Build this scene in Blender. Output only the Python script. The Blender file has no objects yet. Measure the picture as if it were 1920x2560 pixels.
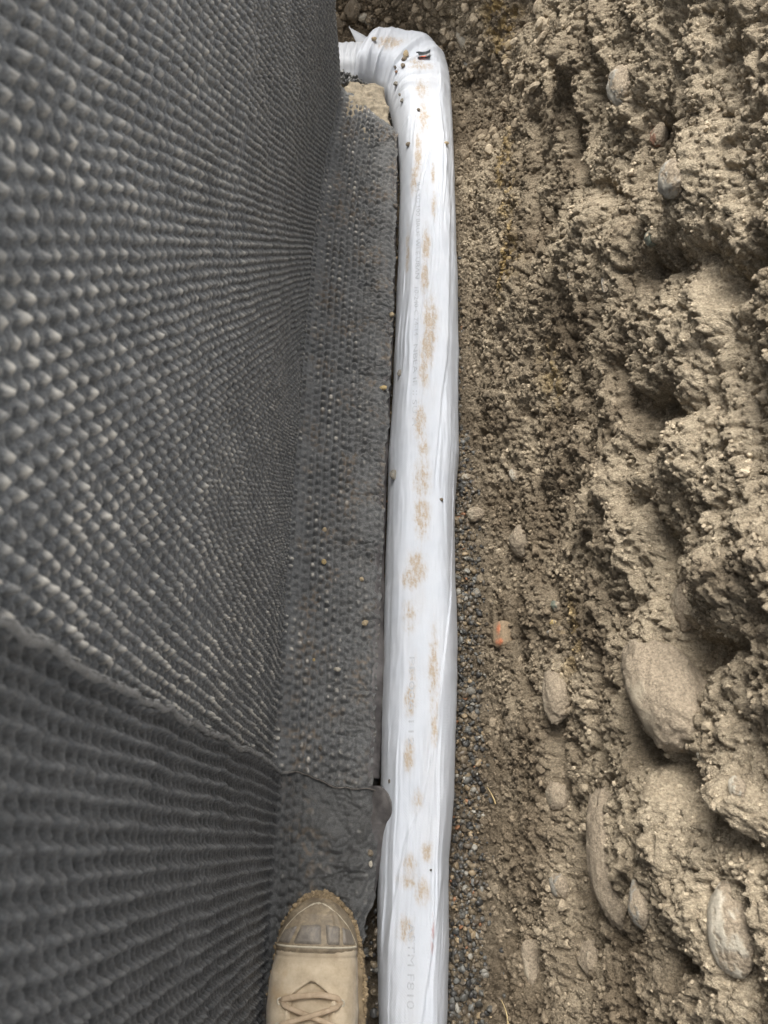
import bpy, math, random
import numpy as np
from mathutils import Vector, Matrix, Euler
R = math.radians
# ------------------------------------------------------------------ camera, sky, sun, exposure
sc = bpy.context.scene
cam = bpy.data.cameras.new('camera')
cam_o = bpy.data.objects.new('camera', cam)
sc.collection.objects.link(cam_o)
CAM_Z = 1.03
cam_o.location = (0, 0, CAM_Z)
cam_o.rotation_euler = Euler((R(24.0), 0, R(1.6)), 'XYZ')
cam.sensor_fit = 'VERTICAL'
cam.sensor_height = 36.0
cam.sensor_width = 27.0
cam.lens = 36.0 * 1900.0 / 2560.0
cam.clip_start = 0.02
cam.clip_end = 500.0
cam.dof.use_dof = True
cam.dof.focus_distance = 1.12
cam.dof.aperture_fstop = 15.0
sc.camera = cam_o

SUN_EL, SUN_AZ = R(62), R(340)        # azimuth clockwise from +Y: high, ahead of the photographer
w = bpy.data.worlds.new('World')
sc.world = w
w.use_nodes = True
wn = w.node_tree.nodes
sky = wn.new('ShaderNodeTexSky')
sky.sky_type = 'NISHITA'
sky.sun_disc = False
sky.sun_elevation = SUN_EL
sky.sun_rotation = SUN_AZ
sky.air_density = 1.0
sky.dust_density = 4.0
sky.ozone_density = 1.0
wn['Background'].inputs['Strength'].default_value = 0.15
grey = wn.new('ShaderNodeHueSaturation')          # overcast: the blue of the clear sky is mostly gone
grey.inputs['Saturation'].default_value = 0.2
w.node_tree.links.new(sky.outputs[0], grey.inputs['Color'])
w.node_tree.links.new(grey.outputs[0], wn['Background'].inputs[0])
sl = bpy.data.lights.new('sun', 'SUN')
sl.energy = 1.75
sl.angle = R(30)
sl.color = (1.0, 0.95, 0.87)
so = bpy.data.objects.new('sun', sl)
sc.collection.objects.link(so)
sd = Vector((math.sin(SUN_AZ) * math.cos(SUN_EL), math.cos(SUN_AZ) * math.cos(SUN_EL), math.sin(SUN_EL)))
so.rotation_euler = sd.to_track_quat('Z', 'Y').to_euler()
so.location = (0, 2, 5)
sc.view_settings.view_transform = 'Standard'
sc.view_settings.look = 'None'
sc.view_settings.exposure = 1.12
sc.view_settings.gamma = 1.0

# <geo> ------------------------------------------------------------ numpy noise and surfaces
rng = np.random.default_rng(11)
_G = rng.normal(size=(64, 64, 64, 3)).astype(np.float32)
_G /= np.linalg.norm(_G, axis=-1, keepdims=True)
_J = rng.random((64, 64, 64, 3)).astype(np.float32)

def perlin(x, y, z, f=1.0, o=0.0):
    x = np.asarray(x, np.float32) * f + 31.7 + o; y = np.asarray(y, np.float32) * f + 17.3 + o * 1.7; z = np.asarray(z, np.float32) * f + 9.1 - o
    x, y, z = np.broadcast_arrays(x, y, z)
    xi = np.floor(x); yi = np.floor(y); zi = np.floor(z)
    fx = x - xi; fy = y - yi; fz = z - zi
    xi = xi.astype(np.int32); yi = yi.astype(np.int32); zi = zi.astype(np.int32)
    u = fx * fx * fx * (fx * (fx * 6 - 15) + 10); v = fy * fy * fy * (fy * (fy * 6 - 15) + 10); w_ = fz * fz * fz * (fz * (fz * 6 - 15) + 10)
    out = 0
    for a in (0, 1):
        wa = u if a else 1 - u
        for b in (0, 1):
            wb = wa * (v if b else 1 - v)
            for c in (0, 1):
                g = _G[(xi + a) & 63, (yi + b) & 63, (zi + c) & 63]
                out = out + wb * (w_ if c else 1 - w_) * (g[..., 0] * (fx - a) + g[..., 1] * (fy - b) + g[..., 2] * (fz - c))
    return out * 1.6

def fbm(x, y, z, f, n=3, o=0.0, g=0.5):
    s = 0; a = 1.0
    for k in range(n):
        s = s + a * perlin(x, y, z, f * 2 ** k, o + 5.3 * k); a *= g
    return s

def worley(x, y, z, f=1.0, o=0.0):
    """F1 and F2 distances, in cells, and a random value of the nearest cell"""
    x = np.asarray(x, np.float32) * f + 21.3 + o; y = np.asarray(y, np.float32) * f + 7.9 - o; z = np.asarray(z, np.float32) * f + 13.7 + 2 * o
    x, y, z = np.broadcast_arrays(x, y, z)
    xi = np.floor(x).astype(np.int32); yi = np.floor(y).astype(np.int32); zi = np.floor(z).astype(np.int32)
    f1 = np.full(x.shape, 9.0, np.float32); f2 = f1.copy(); rv = np.zeros(x.shape, np.float32)
    for a in (-1, 0, 1):
        for b in (-1, 0, 1):
            for c in (-1, 0, 1):
                j = _J[(xi + a) & 63, (yi + b) & 63, (zi + c) & 63]
                d = (xi + a + j[..., 0] - x) ** 2 + (yi + b + j[..., 1] - y) ** 2 + (zi + c + j[..., 2] - z) ** 2
                m = d < f1
                f2 = np.where(m, f1, np.minimum(f2, d)); f1 = np.where(m, d, f1)
                rv = np.where(m, (j[..., 0] * 7.31 + j[..., 1] * 3.17) % 1.0, rv)
    return np.sqrt(f1), np.sqrt(f2), rv

def sst(e0, e1, x):
    t = np.clip((x - e0) / (e1 - e0), 0, 1)
    return t * t * (3 - 2 * t)

# ---- the excavated bank: u runs along the trench (metres), s up the cut from the gravel floor
BX0, ARC_Y, ARC_R = 0.155, 1.30, 0.30
_pp = np.array([(-0.33, -0.075), (-0.10, -0.062), (-0.03, -0.055), (0.0, -0.045), (0.025, -0.012), (0.05, 0.05), (0.075, 0.13), (0.10, 0.24), (0.13, 0.38), (0.165, 0.56),
                (0.20, 0.70), (0.26, 0.785), (0.40, 0.82), (0.60, 0.83), (1.2, 0.84), (3.2, 0.85), (14.0, 0.87), (60.0, 0.9)])
_ss = np.concatenate([[0], np.cumsum(np.hypot(*np.diff(_pp, axis=0).T))])
S0 = float(_ss[3])                     # s of the foot of the bank
_sd = np.concatenate([np.linspace(0, 2.3, 500), np.linspace(2.35, _ss[-1], 60)])
_px = np.interp(_sd, _ss, _pp[:, 0]); _pz = np.interp(_sd, _ss, _pp[:, 1])
for _k in range(60):
    _px[1:499] = (_px[:498] + 2 * _px[1:499] + _px[2:500]) / 4; _pz[1:499] = (_pz[:498] + 2 * _pz[1:499] + _pz[2:500]) / 4

def bank_base(u, s):
    u = np.asarray(u, float); s = np.asarray(s, float)
    r = np.interp(s, _sd, _px); z = np.interp(s, _sd, _pz)
    r = r - 0.024 * sst(0.40, 0.75, u) * (1 - sst(1.15, 1.4, u)) * sst(S0 - 0.10, S0, s) * (1 - sst(S0 + 0.10, S0 + 0.40, s))
    e = 0.004
    dr = np.interp(s + e, _sd, _px) - np.interp(s - e, _sd, _px); dz = np.interp(s + e, _sd, _pz) - np.interp(s - e, _sd, _pz)
    l = np.hypot(dr, dz) + 1e-9
    nr, nz = -dz / l, dr / l
    al = ARC_R * math.pi / 2
    th = np.clip((u - ARC_Y) / al, 0, 1) * math.pi / 2
    ox, oy = np.cos(th), np.sin(th)                                    # outward from the trench
    cx = BX0 - ARC_R; ext = np.maximum(u - ARC_Y - al, 0)
    X = cx + (ARC_R + r) * ox - ext
    Y = np.where(u < ARC_Y, u, ARC_Y + (ARC_R + r) * oy)
    P = np.stack([X, Y, z + 0 * u], -1); N = np.stack([nr * ox, nr * oy, nz + 0 * u], -1)
    return P, N

GROOVES = []   # filled below: (points (u,s), half width, depth)
LUMPS = []     # (u, s, radius u, radius s, height)
GROOVES += [
 ([(0.844, 0.9), (0.838, 0.876), (0.796, 0.828), (0.784, 0.798), (0.688, 0.798)], 0.016, 0.022),
 ([(0.982, 0.642), (0.868, 0.648), (0.76, 0.72), (0.718, 0.738)], 0.014, 0.026),
 ([(0.604, 0.756), (0.526, 0.858), (0.478, 0.894), (0.46, 0.93)], 0.02, 0.035),
 ([(0.682, 0.69), (0.592, 0.672)], 0.012, 0.02),
 ([(1.114, 0.54), (0.94, 0.534), (0.808, 0.528)], 0.012, 0.018),
 ([(0.514, 0.69), (0.46, 0.708), (0.436, 0.738), (0.412, 0.786)], 0.016, 0.028),
 ([(0.34, 0.708), (0.286, 0.714), (0.274, 0.714)], 0.014, 0.032),
 ([(0.604, 0.444), (0.592, 0.456)], 0.01, 0.02),
 ([(0.4, 0.396), (0.346, 0.396), (0.304, 0.39), (0.244, 0.396)], 0.009, 0.018),
 ([(0.19, 0.732), (0.154, 0.828)], 0.014, 0.024),
 ([(0.214, 0.402), (0.178, 0.426)], 0.01, 0.018),
 ([(0.172, 0.468), (0.118, 0.474), (0.07, 0.468), (0.028, 0.48), (-0.014, 0.486), (-0.062, 0.504)], 0.011, 0.026),
 ([(0.184, 0.564), (0.118, 0.552), (0.07, 0.57)], 0.01, 0.016),
 ([(0.112, 0.642), (0.106, 0.654), (0.082, 0.702), (0.052, 0.738), (0.01, 0.786)], 0.016, 0.034),
 ([(-0.086, 0.66), (-0.086, 0.702)], 0.013, 0.026),
 ([(-0.02, 0.618), (-0.068, 0.57)], 0.01, 0.016),
 ([(0.418, 0.54), (0.304, 0.618), (0.232, 0.624)], 0.012, 0.014),
 ([(0.4, 0.69), (0.352, 0.69)], 0.012, 0.02),
 ([(-0.032, 0.342), (-0.086, 0.348)], 0.009, 0.014),
 ([(-0.092, 0.372), (-0.134, 0.396)], 0.009, 0.014),
 ([(1.492, 0.396), (1.546, 0.42), (1.618, 0.414)], 0.014, 0.02),
]
LUMPS += [
 (0.742, 0.912, 0.056, 0.024, 0.02),
 (1.084, 0.678, 0.044, 0.036, 0.014),
 (0.628, 0.888, 0.074, 0.042, 0.022),
 (0.754, 0.612, 0.069, 0.042, 0.012),
 (0.448, 0.834, 0.052, 0.054, 0.024),
 (0.34, 0.762, 0.044, 0.078, 0.02),
 (0.22, 0.852, 0.036, 0.048, 0.02),
 (0.316, 0.432, 0.068, 0.036, 0.01),
 (0.748, 0.678, 0.032, 0.054, 0.012),
 (0.172, 0.69, 0.054, 0.024, 0.016),
 (0.106, 0.432, 0.056, 0.024, 0.01),
 (-0.008, 0.366, 0.056, 0.048, 0.01),
 (0.04, 0.792, 0.023, 0.020, 0.018),
 (-0.002, 0.654, 0.051, 0.060, 0.014),
 (-0.086, 0.438, 0.040, 0.030, 0.01),
 (-0.044, 0.726, 0.029, 0.020, 0.012),
 (1.6, 0.408, 0.031, 0.020, 0.02),
 (0.064, 0.636, 0.029, 0.054, 0.012),
 (0.25, 0.348, 0.042, 0.030, 0.007),
 (0.382, 0.612, 0.035, 0.066, 0.01),
]


def seg_dist(u, s, pts):
    best = np.full(u.shape, 9.0)
    for (a, b), (c, d) in zip(pts[:-1], pts[1:]):
        vx, vy = c - a, d - b; L = vx * vx + vy * vy + 1e-12
        t = np.clip(((u - a) * vx + (s - b) * vy) / L, 0, 1)
        best = np.minimum(best, np.hypot(u - a - t * vx, s - b - t * vy))
    return best

def bank_disp_low(u, s):
    P, N = bank_base(u, s)
    x, y, z = P[..., 0], P[..., 1], P[..., 2]
    k = sst(S0 - 0.03, S0 + 0.05, s)
    kh = sst(S0 + 0.05, S0 + 0.5, s)
    d = 0.020 * k * fbm(x, y, z, 4.5, 2, 1.0)
    # ledges that run along the trench, dipping a little towards the camera
    q = s + 0.10 * u + 0.02 * fbm(x, y, z, 5, 2, 4.0)
    rd = 1 - np.abs(perlin(q * 13, u * 1.7, 0 * u, 1.0, 8.0)) * 2
    d = d + (0.011 + 0.006 * kh) * k * rd * (0.5 + 0.5 * sst(-0.3, 0.4, perlin(x, y, z, 7, 12.0)))
    for pts, wd, dp in GROOVES:
        m = (np.abs(u - pts[0][0]) < 9)
        dd = seg_dist(u + 0.010 * perlin(x, y, z, 25, 3.0), s + 0.010 * perlin(x, y, z, 25, 6.0), pts)
        d = d - 0.8 * dp * np.exp(-(dd / wd) ** 2)
    for lu, ls, ru, rs, h in LUMPS:
        e = ((u - lu) / ru) ** 2 + ((s - ls) / rs) ** 2
        d = d + h * np.exp(-e ** 1.5)
    # clods of the filled floor at the turn
    return d

def bank_disp_high(u, s):
    P, N = bank_base(u, s)
    x, y, z = P[..., 0], P[..., 1], P[..., 2]
    k = sst(S0 - 0.045, S0 + 0.03, s)
    kh = sst(S0 + 0.02, S0 + 0.45, s)
    far = sst(1.08, 1.35, u)
    wx = 0.006 * perlin(x, y, z, 60, 2.0); wy = 0.006 * perlin(x, y, z, 60, 5.0)
    d = (0.004 + 0.008 * kh) * k * fbm(x, y * 0.7, z, 18, 3, 2.0)
    f1, f2, rv = worley(x + wx, (y + wy) * 0.8, z, 30, 1.0)
    clod = np.clip(1 - f1 * 1.25, -0.2, 1) * (0.35 + 0.65 * rv)
    d = d + (0.004 + 0.005 * k + 0.010 * far) * clod * (0.4 + 0.6 * sst(-0.3, 0.4, perlin(x, y, z, 9, 7.0)))
    f1, f2, rv = worley(x + wx * 0.5, y + wy * 0.5, z, 85, 3.0)
    d = d + (0.0028 + 0.0016 * k) * np.clip(1 - f1 * 1.2, -0.2, 1) * (0.3 + 0.7 * rv)
    rg = np.abs(perlin(x, y, z, 75, 4.4)); d = d - 0.004 * k * (1 - sst(0.0, 0.16, rg)) * sst(-0.1, 0.3, perlin(x, y, z, 18, 1.3))
    pit = perlin(x + wx, y + wy, z, 95, 7.7); d = d - (0.0010 + 0.0018 * k) * sst(0.12, 0.42, pit)
    pit = perlin(x, y + wy, z, 46, 3.9); d = d - 0.006 * k * sst(0.22, 0.5, pit)
    f1, f2, rv = worley(x + wy, y + wx, z, 52, 6.0); d = d + 0.0065 * k * np.clip(1 - f1 * 1.15, -0.1, 1) * (rv > 0.3) - 0.0034 * k * (1 - sst(0.0, 0.14, f2 - f1)) * sst(-0.3, 0.2, perlin(x, y, z, 14, 2.9))
    a1 = perlin(x, y, z, 130, 9.0); a2 = perlin(x, y, z, 240, 4.1)
    d = d + (0.0018 + 0.0022 * k) * a1 + (0.0014 + 0.0016 * k) * a2 + 0.0013 * perlin(x, y, z, 430, 2.2) - (0.001 + 0.0018 * k) * (1 - sst(0, 0.18, np.abs(perlin(x, y, z, 110, 14.0))))
    return d

def bank(u, s, hi=True):
    P, N = bank_base(u, s)
    d = bank_disp_low(u, s)
    if hi: d = d + bank_disp_high(u, s)
    return P + N * d[..., None]
# </geo>

# ------------------------------------------------------------------ mesh helpers
def new_obj(name, me, mat=None, parent=None):
    o = bpy.data.objects.new(name, me)
    sc.collection.objects.link(o)
    if mat is not None: me.materials.append(mat)
    if parent is not None: o.parent = parent
    return o

def mesh_np(name, V, F, smooth=True, attrs=None):
    V = np.asarray(V, np.float32); F = np.asarray(F, np.int32)
    n, k = F.shape
    me = bpy.data.meshes.new(name)
    me.vertices.add(len(V)); me.vertices.foreach_set('co', V.ravel())
    me.loops.add(n * k); me.loops.foreach_set('vertex_index', F.ravel())
    me.polygons.add(n); me.polygons.foreach_set('loop_start', np.arange(0, n * k, k, dtype=np.int32))
    me.polygons.foreach_set('use_smooth', np.full(n, smooth))
    me.update(calc_edges=True)
    for an, a in (attrs or {}).items():
        a = np.asarray(a, np.float32)
        if a.ndim == 2:
            t = me.attributes.new(an, 'FLOAT_COLOR', 'POINT')
            t.data.foreach_set('color', np.concatenate([a, np.ones((len(a), 1), np.float32)], 1).ravel())
        else:
            t = me.attributes.new(an, 'FLOAT', 'POINT'); t.data.foreach_set('value', a.ravel())
    return me

def grid_faces(nu, nv, flip=False, close_v=False):
    i = np.arange(nu - 1)[:, None]; j = np.arange(nv if close_v else nv - 1)[None, :]
    j1 = (j + 1) % nv
    a = i * nv + j; b = (i + 1) * nv + j; c = (i + 1) * nv + j1; d = i * nv + j1
    F = np.stack([a, b, c, d], -1).reshape(-1, 4)
    return F[:, ::-1] if flip else F

def grid_obj(name, P, mat, parent=None, attrs=None, flip=False, close_v=False):
    nu, nv = P.shape[:2]
    at = {k: (a.reshape(-1, 3) if a.ndim == 3 else a.reshape(-1)) for k, a in (attrs or {}).items()}
    return new_obj(name, mesh_np(name, P.reshape(-1, 3), grid_faces(nu, nv, flip, close_v), True, at), mat, parent)

def tag(o, label, cat=None, group=None, kind=None):
    if label: o['label'] = label
    if cat: o['category'] = cat
    if group: o['group'] = group
    if kind: o['kind'] = kind
    return o

def empty(name, loc=(0, 0, 0)):
    o = bpy.data.objects.new(name, None); sc.collection.objects.link(o); o.location = loc
    o.empty_display_size = 0.05
    return o

def keep(child, parent):
    """parent a mesh whose vertices are in world space"""
    child.parent = parent
    child.matrix_parent_inverse = Matrix.Translation(parent.location).inverted()
    return child

def ico(sub):
    t = (1 + 5 ** 0.5) / 2
    v = [(-1, t, 0), (1, t, 0), (-1, -t, 0), (1, -t, 0), (0, -1, t), (0, 1, t), (0, -1, -t), (0, 1, -t), (t, 0, -1), (t, 0, 1), (-t, 0, -1), (-t, 0, 1)]
    f = [(0, 11, 5), (0, 5, 1), (0, 1, 7), (0, 7, 10), (0, 10, 11), (1, 5, 9), (5, 11, 4), (11, 10, 2), (10, 7, 6), (7, 1, 8), (3, 9, 4), (3, 4, 2), (3, 2, 6), (3, 6, 8), (3, 8, 9), (4, 9, 5), (2, 4, 11), (6, 2, 10), (8, 6, 7), (9, 8, 1)]
    v = [tuple(np.array(p) / np.linalg.norm(p)) for p in v]
    for _ in range(sub):
        c = {}; nf = []
        def mid(a, b):
            k = (min(a, b), max(a, b))
            if k not in c:
                m = np.array(v[a]) + np.array(v[b]); v.append(tuple(m / np.linalg.norm(m))); c[k] = len(v) - 1
            return c[k]
        for a, b, d in f:
            ab, bd, da = mid(a, b), mid(b, d), mid(d, a)
            nf += [(a, ab, da), (b, bd, ab), (d, da, bd), (ab, bd, da)]
        f = nf
    return np.array(v), np.array(f)

ICO = {k: ico(k) for k in (1, 2, 3, 4)}

def rock_verts(sub, seed, rough=0.25, facet=0.0):
    v = ICO[sub][0]
    r = 1 + rough * fbm(v[:, 0], v[:, 1], v[:, 2], 0.9, 3, seed * 3.7)
    p = v * r[:, None]
    if facet:                               # a few planes cut the lump flat
        g = np.random.default_rng(seed)
        for _ in range(9):
            n = g.normal(size=3); n /= np.linalg.norm(n); h = 0.62 + 0.25 * g.random()
            d = p @ n - h
            p = p - facet * np.clip(d, 0, None)[:, None] * n
    return p

def frames(N, ang):
    """rotation matrices whose third axis is N, spun by ang"""
    N = N / np.linalg.norm(N, axis=1, keepdims=True)
    a = np.where(np.abs(N[:, 1:2]) < 0.9, np.array([[0., 1, 0]]), np.array([[1., 0, 0]]))
    t = a - (a * N).sum(1, keepdims=True) * N; t /= np.linalg.norm(t, axis=1, keepdims=True)
    b = np.cross(N, t)
    c, s_ = np.cos(ang)[:, None], np.sin(ang)[:, None]
    return np.stack([t * c + b * s_, -t * s_ + b * c, N], -1)

def scatter(name, mat, C, N, rad, col, sub=1, rough=0.3, facet=0.0, flat=0.75, seed=0, variants=8, smooth=True):
    g = np.random.default_rng(seed)
    base = np.stack([rock_verts(sub, seed * 10 + k + 1, rough, facet) for k in range(variants)])
    f = ICO[sub][1]; nv = base.shape[1]; n = len(C)
    k = g.integers(0, variants, n)
    sc3 = np.stack([0.75 + 0.6 * g.random(n), 0.75 + 0.4 * g.random(n), flat * (0.75 + 0.4 * g.random(n))], -1) * rad[:, None]
    M = frames(N + 0.5 * g.normal(size=(n, 3)), g.random(n) * 6.3)
    V = np.einsum('nij,nvj->nvi', M, base[k] * sc3[:, None, :]) + C[:, None, :]
    F = f[None] + (np.arange(n) * nv)[:, None, None]
    col = np.repeat(col[:, None, :], nv, 1)
    return new_obj(name, mesh_np(name, V.reshape(-1, 3), F.reshape(-1, 3), smooth, {'Col': col.reshape(-1, 3)}), mat)

# ------------------------------------------------------------------ materials
class NT:
    def __init__(s, name):
        s.m = bpy.data.materials.new(name); s.m.use_nodes = True
        s.t = s.m.node_tree; s.b = s.t.nodes['Principled BSDF']
    def n(s, ty, **kw):
        o = s.t.nodes.new(ty)
        for k, v in kw.items(): setattr(o, k, v)
        return o
    def l(s, a, b): s.t.links.new(a, b)
    def noise(s, scale, detail=4, rough=0.6, dist=0.0):
        c = s.n('ShaderNodeTexCoord'); o = s.n('ShaderNodeTexNoise')
        o.inputs['Scale'].default_value = scale; o.inputs['Detail'].default_value = detail
        o.inputs['Roughness'].default_value = rough; o.inputs['Distortion'].default_value = dist
        s.l(c.outputs['Object'], o.inputs['Vector']); return o.outputs['Fac']
    def ramp(s, fac, stops):
        r = s.n('ShaderNodeValToRGB'); e = r.color_ramp.elements
        while len(e) < len(stops): e.new(0.5)
        for q, (p, c) in zip(e, stops):
            q.position = p; q.color = (*c, 1) if len(c) == 3 else c
        s.l(fac, r.inputs[0]); return r.outputs[0]
    def mix(s, fac, a, b, mode='MIX'):
        m = s.n('ShaderNodeMix', data_type='RGBA', blend_type=mode)
        for sock, v in ((m.inputs[0], fac), (m.inputs[6], a), (m.inputs[7], b)):
            if hasattr(v, 'is_output'): s.l(v, sock)
            elif isinstance(v, (int, float)): sock.default_value = v
            else: sock.default_value = (*v, 1)
        return m.outputs[2]
    def math(s, op, a, b=0.0):
        m = s.n('ShaderNodeMath', operation=op)
        for sock, v in ((m.inputs[0], a), (m.inputs[1], b)):
            if hasattr(v, 'is_output'): s.l(v, sock)
            else: sock.default_value = v
        return m.outputs[0]
    def attr(s, name, out='Fac'):
        a = s.n('ShaderNodeAttribute'); a.attribute_name = name; return a.outputs[out]
    def bump(s, h, strength=0.5, dist=0.001):
        b = s.n('ShaderNodeBump'); b.inputs['Strength'].default_value = strength; b.inputs['Distance'].default_value = dist
        s.l(h, b.inputs['Height']); s.l(b.outputs[0], s.b.inputs['Normal'])
    def done(s, col=None, rough=0.8, spec=0.5):
        if col is not None:
            if hasattr(col, 'is_output'): s.l(col, s.b.inputs['Base Color'])
            else: s.b.inputs['Base Color'].default_value = (*col, 1)
        if hasattr(rough, 'is_output'): s.l(rough, s.b.inputs['Roughness'])
        else: s.b.inputs['Roughness'].default_value = rough
        s.b.inputs['Specular IOR Level'].default_value = spec
        return s.m

def mat_geotextile(name, base, base2, dust_shading, brown):
    t = NT(name)
    fuzz = t.noise(900, 3, 0.7); big = t.noise(14, 4, 0.6)
    c = t.mix(t.ramp(big, [(0.3, (0, 0, 0)), (0.7, (1, 1, 1))]), base, base2)
    c = t.mix(0.8, c, t.ramp(fuzz, [(0.3, (0.2,) * 3), (0.7, (0.82,) * 3)]), 'OVERLAY')
    c = t.mix(0.35, c, t.ramp(t.noise(330, 3, 0.6), [(0.3, (0.2,) * 3), (0.7, (0.8,) * 3)]), 'OVERLAY')
    c = t.mix(t.math('MULTIPLY', t.attr('wet'), 0.85), c, t.mix(1.0, c, (0.78, 0.75, 0.72), 'MULTIPLY'))     # the flap's felt is toned down, more towards its outer edge
    c = t.mix(t.attr('soil'), c, brown)
    c = t.mix(t.attr('dust_shading'), c, dust_shading)  # same pale colour serves dust and painted peak highlights
    h = t.math('ADD', t.math('MULTIPLY', t.noise(700, 3, 0.75), 1.0), t.math('MULTIPLY', t.noise(190, 3, 0.6), 1.4))
    t.bump(h, 0.7, 0.0011)
    t.b.inputs['Sheen Weight'].default_value = 0.25
    t.b.inputs['Sheen Roughness'].default_value = 0.4
    return t.done(c, t.math('SUBTRACT', 0.74, t.math('MULTIPLY', t.attr('wet'), 0.3)), 0.45)

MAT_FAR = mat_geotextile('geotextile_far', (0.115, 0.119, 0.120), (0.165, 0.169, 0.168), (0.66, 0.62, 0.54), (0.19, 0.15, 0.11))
MAT_NEAR = mat_geotextile('geotextile_near', (0.070, 0.072, 0.072), (0.105, 0.106, 0.104), (0.36, 0.345, 0.31), (0.17, 0.13, 0.09))  # darker, cleaner felt; shade of the person above is mixed into its colour

t = NT('backing_film')
t.bump(t.noise(120, 4, 0.6), 0.5, 0.002)
M_FILM = t.done(t.ramp(t.noise(60, 5, 0.6), [(0.35, (0.055, 0.05, 0.05)), (0.7, (0.13, 0.12, 0.115))]), 0.5, 0.5)

t = NT('soil')
sc1 = t.noise(420, 4, 0.7); sc2 = t.noise(120, 4, 0.65)
c = t.mix(0.75, t.attr('Col', 'Color'), t.ramp(sc1, [(0.30, (0.18,) * 3), (0.72, (0.84,) * 3)]), 'OVERLAY')
c = t.mix(0.45, c, t.ramp(sc2, [(0.32, (0.25, 0.24, 0.22)), (0.70, (0.74, 0.74, 0.74))]), 'OVERLAY')
t.bump(t.math('ADD', t.noise(260, 4, 0.75), t.math('MULTIPLY', t.noise(700, 2, 0.7), 0.8)), 1.0, 0.004)
M_SOIL = t.done(c, 0.95, 0.2)

t = NT('crumb')
c = t.mix(0.6, t.attr('Col', 'Color'), t.ramp(t.noise(420, 3, 0.7), [(0.30, (0.2,) * 3), (0.72, (0.8,) * 3)]), 'OVERLAY')
t.bump(t.noise(600, 3, 0.7), 0.8, 0.001)
M_CRUMB = t.done(c, 0.95, 0.2)

t = NT('wet_gravel')
c = t.mix(0.4, t.attr('Col', 'Color'), t.ramp(t.noise(500, 3, 0.6), [(0.3, (0.25,) * 3), (0.72, (0.75,) * 3)]), 'OVERLAY')
M_GRAVEL = t.done(c, 0.42, 0.4)

def mat_stone(name, c1, c2, dust_shading, amt, rough=0.75, scale=60):
    """a stone with soil caked on it in patches ('dust' is laid per stone on its mesh)"""
    t = NT(name)
    c = t.ramp(t.noise(scale, 5, 0.6, 0.6), [(0.3, c1), (0.7, c2)])
    d = t.attr('dust_shading')
    c = t.mix(0.5, c, t.ramp(t.noise(500, 3, 0.7), [(0.3, (0.3,) * 3), (0.7, (0.7,) * 3)]), 'OVERLAY')
    c = t.mix(d, c, t.mix(0.75, dust_shading, t.ramp(t.noise(420, 4, 0.7), [(0.3, (0.2,) * 3), (0.7, (0.82,) * 3)]), 'OVERLAY'))
    t.bump(t.math('ADD', t.math('MULTIPLY', d, t.noise(300, 4, 0.75)), t.math('MULTIPLY', t.noise(600, 3, 0.7), 0.25)), 0.9, 0.003)
    t.m['amt'] = amt
    return t.done(c, t.math('ADD', rough, t.math('MULTIPLY', d, 0.9 - rough)), 0.35)
DUST = (0.35, 0.288, 0.212)
M_ST_DUSTY = mat_stone('dusty_cobble', (0.30, 0.255, 0.19), (0.42, 0.36, 0.27), DUST, 0.75, 0.85)
M_ST_GREY = mat_stone('grey_cobble', (0.20, 0.19, 0.165), (0.40, 0.375, 0.32), DUST, 0.5, 0.5)
M_ST_PALE = mat_stone('pale_stone', (0.42, 0.385, 0.31), (0.56, 0.51, 0.42), DUST, 0.45, 0.7)
M_ST_GREEN = mat_stone('green_stone', (0.10, 0.115, 0.09), (0.23, 0.25, 0.20), DUST, 0.32, 0.45, 120)
M_ST_DARK = mat_stone('dark_stone', (0.05, 0.045, 0.04), (0.14, 0.12, 0.10), DUST, 0.25, 0.5)
M_ST_RED = mat_stone('red_stone', (0.20, 0.11, 0.075), (0.29, 0.17, 0.115), DUST, 0.60, 0.8)
M_ST_YEL = mat_stone('yellow_stone', (0.45, 0.33, 0.14), (0.55, 0.42, 0.22), DUST, 0.2, 0.6)
M_ST_TAN = mat_stone('tan_pebble', (0.36, 0.28, 0.17), (0.46, 0.37, 0.24), DUST, 0.3, 0.7)
M_ST_BROWN = mat_stone('brown_pebble', (0.13, 0.105, 0.075), (0.24, 0.195, 0.14), DUST, 0.35, 0.7)
M_ST_SLATE = mat_stone('slate_pebble', (0.14, 0.135, 0.12), (0.27, 0.25, 0.21), DUST, 0.2, 0.6)
M_CONC = mat_stone('rough_concrete', (0.22, 0.19, 0.14), (0.40, 0.34, 0.25), (0.33, 0.26, 0.16), 0.35, 0.9, 140)

t = NT('orange_brick')
c = t.mix(t.attr('dust_shading'), (0.62, 0.21, 0.105), (0.29, 0.22, 0.145))
c = t.mix(0.6, c, t.ramp(t.noise(420, 3, 0.7), [(0.3, (0.25,) * 3), (0.72, (0.75,) * 3)]), 'OVERLAY')
t.bump(t.math('ADD', t.noise(300, 4, 0.7), t.attr('dust_shading')), 0.8, 0.0015)
M_BRICK = t.done(c, 0.9, 0.2)

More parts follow.
